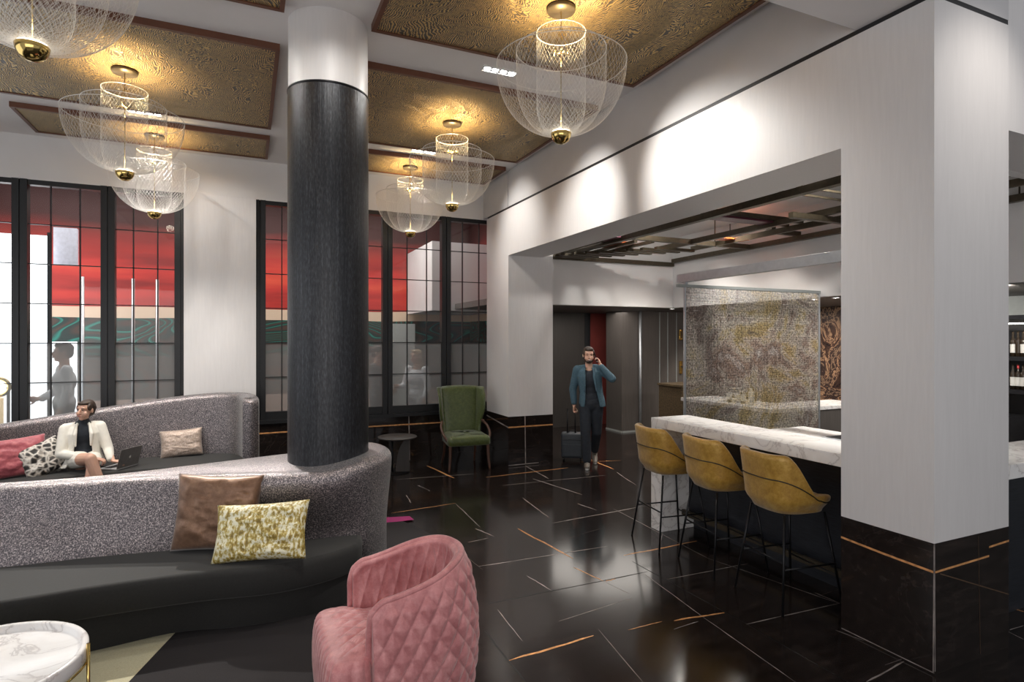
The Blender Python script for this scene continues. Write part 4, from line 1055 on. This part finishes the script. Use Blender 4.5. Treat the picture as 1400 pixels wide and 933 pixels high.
def head(mb, c, yaw=0, pitch=0, s=1.):
    """head centre c, faces -y locally; returns the rotation"""
    R = Matrix.Rotation(yaw, 3, 'Z') @ Matrix.Rotation(pitch, 3, 'X'); c = Vector(c)
    def P(x, y, z): return c+R @ (Vector((x, y, z))*s)
    ell(mb, P(0, .012, .03), (.076*s, .095*s, .085*s), R); ell(mb, P(0, -.028, -.035), (.058*s, .062*s, .075*s), R)
    ell(mb, P(0, -.055, -.092), (.030*s, .028*s, .022*s), R)
    chain(mb, [P(0, -.088, .012), P(0, -.112, -.028)], [.009*s, .0125*s]); ell(mb, P(.011, -.098, -.032), (.0075*s,)*3); ell(mb, P(-.011, -.098, -.032), (.0075*s,)*3)
    for q in (-1, 1):
        ell(mb, P(q*.078, .008, -.005), (.010*s, .018*s, .030*s), R)
        ell(mb, P(q*.032, -.078, .030), (.022*s, .010*s, .008*s), R)
        ell(mb, P(q*.042, -.055, -.035), (.022*s, .022*s, .028*s), R)
    ell(mb, P(0, -.092, -.060), (.022*s, .012*s, .010*s), R)
    return P, R
def face_bits(P, R, s, par, smile=False):
    for q in (-1, 1):
        w = MB(); w.ball(P(q*.030, -.083, .010), 1, 10, sc=(.012*s, .006*s, .0055*s), rot=R); w.build('eye', 'eye', par)
        w = MB(); w.tube([P(q*.016, -.088, .030), P(q*.032, -.090, .035), P(q*.048, -.078, .030)], .0035*s, 6); w.build('eyebrow', 'hair', par)
    w = MB(); w.ball(P(0, -.100, -.060), 1, 12, sc=(.023*s, .007*s, .0075*s), rot=R); w.build('mouth', 'lips', par)
    if smile: w = MB(); w.ball(P(0, -.106, -.059), 1, 12, sc=(.016*s, .003*s, .0038*s), rot=R); w.build('teeth', 'white_cloth', par)
def torso(mb, hip, chest, neck, wid, dep, sh):
    hip, chest, neck = Vector(hip), Vector(chest), Vector(neck)
    ell(mb, hip, (wid*.9, dep, .13)); ell(mb, (hip+chest)/2, (wid*.78, dep*.85, .20)); ell(mb, chest, (wid*1.0, dep*1.05, .17)); ell(mb, chest+Vector((0, 0, .08)), (sh*.8, dep*.8, .07))
# ---- walking man
man = thing('person', 'person in blue blazer and dark trousers walking with a phone at the ear', 'person', (4.67, 7.46, 0), RAD(-32))
J = dict(hipc=(0, 0, .93), chest=(-.03, 0, 1.27), neck=(-.035, 0, 1.46), head=(-.04, -.03, 1.64),
         shR=(-.205, 0, 1.42), elR=(-.275, .04, 1.13), haR=(-.255, .02, .885), shL=(.145, .0, 1.43), elL=(.30, -.10, 1.30), haL=(.135, -.11, 1.50),
         hR=(-.09, 0, .90), kR=(-.085, -.10, .50), aR=(-.06, -.17, .09), hL=(.08, 0, .90), kL=(.075, .03, .49), aL=(.05, .30, .15))
mb = MB()
torso(mb, J['hipc'], J['chest'], J['neck'], .13, .085, .19)
chain(mb, [J['chest'], J['neck'], (-.04, -.01, 1.55)], [.08, .055, .052])
chain(mb, [J['shR'], J['elR'], J['haR']], [.055, .040, .026]); chain(mb, [J['shL'], J['elL'], J['haL']], [.055, .040, .026])
chain(mb, [J['hR'], J['kR'], J['aR']], [.082, .052, .035]); chain(mb, [J['hL'], J['kL'], J['aL']], [.082, .052, .035])
P, R = head(mb, J['head'], RAD(8), RAD(4), 1.02)
hand(mb, J['haR'], (0, .0, -1), (.9, -.3, 0), curl=.9, thumb=-1)
hand(mb, J['haL'], (-.30, .22, .92), (-.9, .1, -.2), curl=.45, thumb=-1)
remesh(mb, 'body', 'skin', man, .0048, 2)
face_bits(P, R, 1.02, man, True)
def haircap(name, P, R, s, mat, par, extra=None, vox=.006, top=.088):
    mb = MB(); ell(mb, P(0, .030, .050), (.084*s, .094*s, .080*s), R); ell(mb, P(0, -.030, top), (.060*s, .054*s, (.038 if top > .085 else .026)*s), R); ell(mb, P(0, .060, .0), (.070*s, .060*s, .080*s), R)
    for q in (-1, 1): ell(mb, P(q*.068, -.012, .035), (.016*s, .040*s, .042*s), R)
    if extra: extra(mb)
    return remesh(mb, name, mat, par, vox, 2)
haircap('hair', P, R, 1.02, 'hair', man)
mb = MB(); ell(mb, P(0, -.052, -.085), (.046, .036, .032), R); ell(mb, P(.05, -.02, -.06), (.02, .03, .04), R); ell(mb, P(-.05, -.02, -.06), (.02, .03, .04), R); remesh(mb, 'beard', 'hair', man, .006, 2)
# trousers
mb = MB(); ell(mb, (0, 0, .93), (.165, .122, .15)); chain(mb, [(-.085, 0, .90), J['kR'], (-.062, -.155, .11)], [.105, .078, .062]); chain(mb, [(.08, 0, .90), J['kL'], (.052, .27, .19)], [.105, .078, .062])
remesh(mb, 'trousers', 'navy', man, .009, 4)
mb = MB(); torso(mb, (-.01, 0, 1.0), (-.03, 0, 1.27), J['neck'], .160, .112, .19); remesh(mb, 'shirt', 'navy', man, .009, 4, label='black V-neck shirt')
def jacket(name, par, mat, rows, gap_top, gap_bot, sleeves, th=.016, cuts=40, extra=None):
    """rows: (centre xyz, half width, half depth); open in front"""
    mb = MB(); n = cuts; rings = []
    for i, (c, a, b) in enumerate(rows):
        g = gap_bot+(gap_top-gap_bot)*i/(len(rows)-1); ring = []
        for k in range(n+1):
            an = -PI/2+g+(2*PI-2*g)*k/n; ring.append((c[0]+a*math.cos(an), c[1]+b*math.sin(an), c[2]+(.0)))
        rings.append(ring)
    outer_r = rings
    inner = []
    for i, (c, a, b) in enumerate(rows):
        g = gap_bot+(gap_top-gap_bot)*i/(len(rows)-1)
        inner.append([(c[0]+(a-th)*math.cos(an), c[1]+(b-th)*math.sin(an), c[2]) for an in [-PI/2+g+(2*PI-2*g)*k/n for k in range(n+1)]])
    full = [o_+i_[::-1] for o_, i_ in zip(outer_r, inner)]
    mb.loft(full, 0, True)
    for pts, rs_ in sleeves: chain(mb, pts, rs_)
    if extra: extra(mb)
    return remesh(mb, name, mat, par, .0075, 4)
def shoulders(mb):
    chain(mb, [(-.10, .02, 1.455), (-.20, .0, 1.425)], [.05, .066]); chain(mb, [(.04, .02, 1.46), (.15, 0, 1.435)], [.05, .066])
    chain(mb, [(-.10, -.075, 1.45), (-.105, -.118, 1.32), (-.098, -.128, 1.22), (-.094, -.126, 1.12)], [.014, .024, .018, .012]); chain(mb, [(.035, -.075, 1.45), (.045, -.118, 1.32), (.062, -.128, 1.22), (.075, -.126, 1.12)], [.014, .024, .018, .012])
jacket('blazer', man, 'blue_jacket', [((.015, .0, .88), .20, .15), ((.01, 0, .98), .19, .15), ((0, 0, 1.08), .172, .14), ((-.015, 0, 1.2), .175, .14), ((-.03, 0, 1.32), .188, .142), ((-.035, 0, 1.40), .175, .125), ((-.035, 0, 1.46), .10, .08)],
       .34, .62, [([J['shR'], J['elR'], (-.258, .022, .935)], [.072, .058, .046]), ([J['shL'], J['elL'], (.145, -.11, 1.475)], [.072, .060, .044])], extra=shoulders)
for nm, a, fd in (('R', (-.06, -.17, 0), Vector((0, -1, .0))), ('L', (.05, .30, .05), Vector((.05, -.9, -.42)))):
    mb = MB(); a = Vector(a); fd.normalize(); an = a+Vector((0, 0, .09))
    chain(mb, [an+Vector((0, .02, -.02)), a+Vector((0, .03, .045))], [.045, .042]); chain(mb, [a+Vector((0, .03, .045)), a+fd*.10+Vector((0, 0, .042)), a+fd*.17+Vector((0, 0, .036))], [.042, .044, .034])
    remesh(mb, 'shoe', 'shoe', man, .007, 3)
    mb = MB(); chain(mb, [a+Vector((0, .035, .018)), a+fd*.10+Vector((0, 0, .018)), a+fd*.175+Vector((0, 0, .018))], [.03, .036, .030]); o = remesh(mb, 'shoe_sole', 'sole', man, .007, 2)
ph = MB(); ph.box((-.006, -.035, -.07), (.006, .035, .07)); o = ph.build('smartphone', 'screen_black'); tag(o, 'black smartphone held to the walking person\'s ear', 'phone')
mw = Matrix.Translation((4.67, 7.46, 0)) @ Matrix.Rotation(RAD(-32), 4, 'Z')
o.matrix_world = mw @ Matrix.Translation((.068, -.055, 1.595)) @ Matrix.Rotation(RAD(-14), 4, 'Y') @ Matrix.Rotation(RAD(-20), 4, 'X'); bevel(o, .004)

# ---- suitcase
hx, hy = (mw @ Vector((-.255, .02, 0))).xy
t = thing('suitcase', 'black wheeled cabin suitcase pulled by the walking person', 'suitcase', (4.60, 7.90, 0), RAD(-32))
rbox('shell', (-.17, -.11, .045), (.17, .11, .43), 'case', t, .03)
w = MB(); w.box((-.14, -.128, .08), (.14, -.11, .27)); bevel(w.build('front_pocket', 'case', t), .01)
w = MB(); w.box((-.145, -.116, .33), (.145, -.110, .337)); w.build('zip', 'black_metal', t)
w = MB(); w.tube([(-.075, -.04, .43), (-.075, -.04, .80), (.045, -.04, .80), (.045, -.04, .43)], .009, 8); w.build('pull_handle', 'black_metal', t)
w = MB(); w.tube(catmull([(-.06, 0, .43), (-.04, 0, .455), (.04, 0, .455), (.06, 0, .43)], 4), .008, 8); w.build('carry_handle', 'black_metal', t)
for sx in (-.13, .13):
    for sy in (-.08, .08):
        w = MB(); w.tube([(sx-.012, sy, .024), (sx+.012, sy, .024)], .024, 14); w.build('wheel', 'black_metal', t)

# ---- seated woman
wp = (-1.67, 7.93)
wo = thing('person', 'person in cream blazer seated cross-legged at a laptop', 'person', (*wp, .012), RAD(12))
W = dict(hip=(0, 0, .53), chest=(.0, .02, .80), neck=(.0, .0, .93), head=(.02, -.03, 1.075), shR=(-.16, 0, .875), elR=(-.20, -.08, .62), haR=(.09, -.27, .57), shL=(.155, 0, .885), elL=(.23, -.06, .63), haL=(.27, -.20, .51),
         kR=(.06, -.46, .60), kL=(.08, -.42, .50), aR=(.16, -.50, .20), aL=(.02, -.50, .10))
mb = MB(); torso(mb, W['hip'], W['chest'], W['neck'], .14, .10, .16)
chain(mb, [W['chest'], W['neck'], (.01, -.015, 1.0)], [.07, .045, .043])
chain(mb, [W['shR'], W['elR'], W['haR']], [.045, .035, .022]); chain(mb, [W['shL'], W['elL'], W['haL']], [.045, .035, .022])
chain(mb, [(-.08, -.02, .53), W['kR'], (.13, -.50, .38), W['aR']], [.085, .058, .050, .034]); chain(mb, [(.08, -.02, .53), W['kL'], (.05, -.47, .33), W['aL']], [.085, .056, .050, .034])
chain(mb, [W['aR'], (.18, -.60, .12)], [.032, .024]); chain(mb, [W['aL'], (.02, -.62, .04)], [.032, .024])
P, R = head(mb, W['head'], RAD(-38), RAD(0), .93)
hand(mb, W['haR'], (.9, -.4, -.2), (0, 0, -1), curl=.35, thumb=-1); hand(mb, W['haL'], (.75, -.6, -.1), (0, 0, -1), curl=.35, thumb=1)
remesh(mb, 'body', 'skin', wo, .0048, 2); face_bits(P, R, .93, wo)
haircap('hair', P, R, .93, 'hair', wo, lambda mb: ell(mb, P(0, .125, .02), (.036, .032, .036), R), top=.084)
mb = MB(); torso(mb, (0, 0, .56), (0, .02, .80), W['neck'], .145, .112, .15); chain(mb, [(0, 0, .9), (.008, -.008, .965)], [.062, .050]); remesh(mb, 'top', 'navy', wo, .008, 3, label='black high-neck top')
mb = MB(); ell(mb, (0, 0, .52), (.17, .13, .085)); chain(mb, [(-.08, -.02, .53), (-.02, -.2, .56)], [.098, .088]); chain(mb, [(.08, -.02, .53), (.08, -.18, .52)], [.098, .085]); remesh(mb, 'skirt', 'cream', wo, .008, 3, label='cream skirt')
def wsh(mb):
    chain(mb, [(-.06, .02, .91), (-.155, 0, .885)], [.04, .056]); chain(mb, [(.06, .02, .91), (.15, 0, .89)], [.04, .056])
    chain(mb, [(-.055, -.055, .935), (-.075, -.115, .82), (-.07, -.13, .70)], [.012, .022, .012]); chain(mb, [(.055, -.055, .935), (.075, -.115, .82), (.07, -.13, .70)], [.012, .022, .012])
    chain(mb, [(-.16, .02, .60), (-.22, .0, .47)], [.05, .045])
jacket('blazer', wo, 'cream', [((-.02, .0, .46), .235, .155), ((-.01, 0, .52), .205, .15), ((0, 0, .60), .168, .135), ((0, 0, .70), .16, .13), ((0, .01, .82), .168, .13), ((0, .01, .89), .14, .10), ((0, .01, .935), .075, .065)],
       .42, .62, [([W['shR'], W['elR'], (.05, -.25, .575)], [.060, .052, .040]), ([W['shL'], W['elL'], (.245, -.165, .53)], [.060, .052, .038])], extra=wsh)
mb = MB(); chain(mb, [(.155, -.5, .17), (.175, -.6, .10), (.185, -.66, .07)], [.04, .034, .02]); remesh(mb, 'shoe', 'navy', wo, .006, 2)
mb = MB(); chain(mb, [(.02, -.5, .07), (.02, -.6, .045), (.02, -.67, .028)], [.042, .034, .022]); remesh(mb, 'shoe', 'navy', wo, .006, 2)
# laptop
lx, ly = atd(162, 6.62)
t = thing('laptop', 'open grey laptop on the rear sofa beside the seated person', 'laptop', (lx, ly, .432), RAD(68))
w = MB(); w.box((-.16, -.11, 0), (.16, .11, .016)); bevel(w.build('base', 'laptop_keys', t), .003)
w = MB()
for i in range(11):
    for j in range(4): w.box((-.135+i*.025, -.02+j*.024, .016), (-.114+i*.025, -.001+j*.024, .018))
w.build('keyboard', 'screen_black', t)
w = MB(); w.box((-.16, -.004, 0), (.16, .004, .22)); o = w.build('screen_lid', 'laptop', t); o.location = (0, -.11, .014); o.rotation_euler = (RAD(14), 0, 0); bevel(o, .003)
w = MB(); w.box((-.148, .0045, .012), (.148, .0055, .208)); q = w.build('screen', 'screen_black', o)
w = MB(); w.ball((0, -.0045, .11), 1, 14, sc=(.013, .0015, .014)); w.ball((.006, -.0045, .128), 1, 8, sc=(.004, .0012, .006)); q = w.build('lid_emblem', 'label_white', o)
t.rotation_euler = (0, 0, RAD(60))

# ---- people behind the frosted glass
def standing(name, label, loc, rz, top, low, hairm, s=1., long_hair=False, arm=0):
    t = thing(name, label, 'person', loc, rz, 'people beyond the frosted windows'); t.scale = (s, s, s)
    mb = MB(); torso(mb, (0, 0, .93), (0, 0, 1.25), (0, 0, 1.44), .15, .10, .19)
    chain(mb, [(0, 0, 1.3), (0, 0, 1.54)], [.07, .052])
    eR = (-.25, -.05, 1.12); hR = (-.20, -.25, 1.02+.1*arm); eL = (.25, 0, 1.12); hL = (.24, -.08, .88)
    chain(mb, [(-.19, 0, 1.40), eR, hR], [.05, .038, .026]); chain(mb, [(.19, 0, 1.40), eL, hL], [.05, .038, .026])
    hand(mb, hR, (.1, -.9, .1), (1, 0, 0), curl=.4, thumb=-1); hand(mb, hL, (0, -.1, -1), (-1, 0, 0), curl=.4)
    chain(mb, [(-.09, 0, .9), (-.09, -.02, .5), (-.09, 0, .08)], [.085, .055, .036]); chain(mb, [(.09, 0, .9), (.09, -.02, .5), (.09, 0, .08)], [.085, .055, .036])
    for q in (-.09, .09): chain(mb, [(q, .02, .045), (q, -.16, .035)], [.04, .03])
    P, R = head(mb, (0, -.02, 1.62)); remesh(mb, 'body', 'skin', t, .009, 3); face_bits(P, R, 1, t)
    haircap('hair', P, R, 1., hairm, t, (lambda mb: chain(mb, [P(0, .06, 0), P(0, .07, -.22)], [.07, .07])) if long_hair else None, .009)
    mb = MB(); torso(mb, (0, 0, .98), (0, 0, 1.25), (0, 0, 1.44), .175, .125, .20); chain(mb, [(-.19, 0, 1.40), eR, (-.205, -.2, 1.03+.08*arm)], [.066, .054, .045]); chain(mb, [(.19, 0, 1.40), eL, (.24, -.06, .95)], [.066, .054, .045]); remesh(mb, 'jacket', top, t, .01, 4)
    mb = MB(); ell(mb, (0, 0, .93), (.17, .12, .12)); chain(mb, [(-.09, 0, .9), (-.09, -.02, .5), (-.09, 0, .10)], [.10, .075, .06]); chain(mb, [(.09, 0, .9), (.09, -.02, .5), (.09, 0, .10)], [.10, .075, .06]); remesh(mb, 'trousers', low, t, .01, 4)
    return t
def wallx(px, y): u = (px-700)/F; r = FW+u*RT; return r.x/r.y*y
standing('person', 'blonde person in white top behind the frosted glass by the green chair', (wallx(570, 9.6), 9.6, 0), RAD(-60), 'white_cloth', 'white_cloth', 'blonde', .98, True, 1)
standing('person', 'person in dark jacket behind frosted glass just right of the column', (wallx(516, 9.7), 9.7, 0), RAD(60), 'grey_cloth', 'grey_cloth', 'hair', 1.02)
standing('person', 'person in pale shirt behind the left frosted windows', (wallx(88, 9.7), 9.7, 0), RAD(-70), 'white_cloth', 'grey_cloth', 'hair', 1.05)

# small bar ceiling downlights
def puck(x, y, z, label, r=.05):
    t = thing('recessed_spot', label, 'spotlight', (x, y, z), 0, 'small round spotlights over the bar')
    w = MB(); w.lathe([(r*.72, -.002), (r*.74, -.008), (r, -.006), (r, 0)], seg=24); w.build('ring', 'white_lacquer', t)
    w = MB(); w.lathe([(0, -.004), (r*.73, -.004)], seg=24); w.build('lens', 'led_white', t, recalc=False)
PL = [(6.20, 6.19, 3.70), (6.33, 7.1, 3.70), (6.33, 7.28, 3.70), (6.33, 7.46, 3.70), (7.2, 8.7, 2.447), (8.03, 9.0, 2.447), (7.96, 7.97, 2.447), (7.25, 6.76, 2.447), (8.85, 8.12, 2.447), (7.96, 6.83, 2.447), (7.3, 5.77, 2.447), (7.3, 5.45, 2.447)]
names = ['bright round spotlight in the bar ceiling above the lattice', 'left of the three clustered spotlights above the lattice', 'middle of the three clustered spotlights above the lattice', 'right of the three clustered spotlights above the lattice',
 'round spotlight in the hall soffit beside the mesh edge', 'farthest left round spotlight seen through the mesh', 'second round spotlight from the left through the mesh', 'third round spotlight from the left through the mesh', 'round spotlight deep behind the mesh centre', 'round spotlight right of the mesh centre', 'round spotlight second from the right behind the mesh', 'rightmost round spotlight behind the mesh near the pillar']
for (x, y, z), nm in zip(PL, names): puck(x, y, z, nm)

# ------------------------------------------------------------------ lights
def spot(loc, tgt, e, size=70, blend=.6, col=(1, .96, .9), r=.04): return aim(add_light('spot_lamp', 'SPOT', loc, e, col, spot_size=RAD(size), spot_blend=blend, shadow_soft_size=r), tgt)
# wall washers from the multi-head downlights, then spots added without a fixture
spot((2.12, 4.97, 4.33), (3.5, 3.85, 3.2), 330, 52, 1.)
spot((2.12, 4.97, 4.33), (3.5, 5.65, 3.22), 280, 52, 1.)
spot((2.12, 7.52, 4.33), (3.5, 7.5, 3.3), 150, 66, 1.)
spot((2.12, 4.97, 4.33), (.75, 4.75, 3.75), 45, 40, .9)
spot((2.12, 4.97, 4.33), (2.6, 4.4, 0), 120, 60, .8)
spot((2.12, 7.52, 4.33), (2.4, 8.0, 0), 110, 60, .8); spot((-1.02, 7.47, 4.33), (-1.1, 8.2, .5), 330, 65, .8); spot((-1.02, 7.47, 4.33), (-.3, 8.8, 3.0), 70, 70, .9)
spot((-.6, 7.5, 4.33), (-.5, 4.9, .9), 700, 38, .9); spot((-1.02, 5.0, 4.33), (-1.0, 4.2, 0), 90, 60, .8); spot((-1.02, 5.0, 4.33), (.3, 4.8, 3.6), 50, 45, .9)  # first one: unseen spot added to light the front sofa crest from behind
spot((-2.9, 6.3, 4.33), (-2.4, 7.6, .5), 300, 65, .8)
spot((.57, 3.4, 4.33), (.59, 4.5, 3.6), 45, 50, .9); spot((.57, 3.4, 4.33), (.5, 4.4, .8), 110, 50, .8); spot((.62, 7.0, 4.33), (1.0, 5.0, .9), 420, 36, .9)  # unseen spots; the last one added to light the sofa crest from behind
spot((.57, 2.6, 3.8), (.7, 3.1, .5), 110, 60, .9)  # unseen key light added over the pink chair
# bar
for (x, y, z) in ((6.20, 6.19, 3.66), (6.33, 7.28, 3.66)): spot((x, y, z), (x-.6, y-.2, 0), 300, 125, .8, (1, .93, .84), .22)
spot((5.0, 3.6, 3.66), (3.9, 3.7, 1.1), 420, 80, .8)
spot((4.9, 6.2, 3.66), (5.2, 8.4, 2.9), 60, 120, .8)
for p in ((8.03, 8.6), (7.96, 6.9), (7.4, 5.5)): spot((*p, 2.42), (8.8, p[1], .9), 130, 120, .8, (1, .92, .82))
add_light('hall_fill', 'AREA', (6.0, 9.3, 2.42), 30, (1, .93, .85), shape='DISK', size=2.2)  # unseen disk added to brighten the hall, spread wide to dim its reflection
spot((4.7, 3.4, 3.66), (6.2, 5.44, 1.6), 260, 60, .9); spot((7.2, 3.4, 2.42), (9.2, 6.5, 1.4), 150, 110, .9)  # unseen spots added to brighten the mesh and the marble behind it
spot((4.0, 1.2, 3.78), (4.0, 2.01, 3.2), 22, 90, 1., (1, .93, .85))
spot((.57, 6.4, 4.33), (-.5, 8.5, 1.0), 260, 50, .9); spot((-1.9, 7.5, 4.33), (-1.6, 5.15, .9), 600, 36, .9)  # unseen spots added to light the rear and front sofa crests
# room beyond the glass
add_light('beyond_lamp', 'AREA', (0, 10.8, 4.7), 210, (1, .95, .9), shape='RECTANGLE', size=7.5, size_y=1.5)
# added fill from unseen area lights behind the viewer and at left
aim(add_light('fill_light', 'AREA', (-1.2, -2.2, 2.0), 95, (1, .96, .93), shape='RECTANGLE', size=6, size_y=2.6), (1.0, 5, 1.9))
aim(add_light('fill_light', 'AREA', (-4.2, 4.5, 2.2), 45, (.93, .96, 1), shape='RECTANGLE', size=4, size_y=2.6), (2, 5, 2.0))

wd = bpy.data.worlds.new('world'); scn.world = wd; wd.use_nodes = True
bg = wd.node_tree.nodes['Background']; bg.inputs['Color'].default_value = (.95, .96, 1, 1); bg.inputs['Strength'].default_value = .42
vs_ = scn.view_settings; vs_.view_transform = 'Standard'; vs_.look = 'None'; vs_.exposure = .14; vs_.gamma = 1; vs_.use_curve_mapping = False
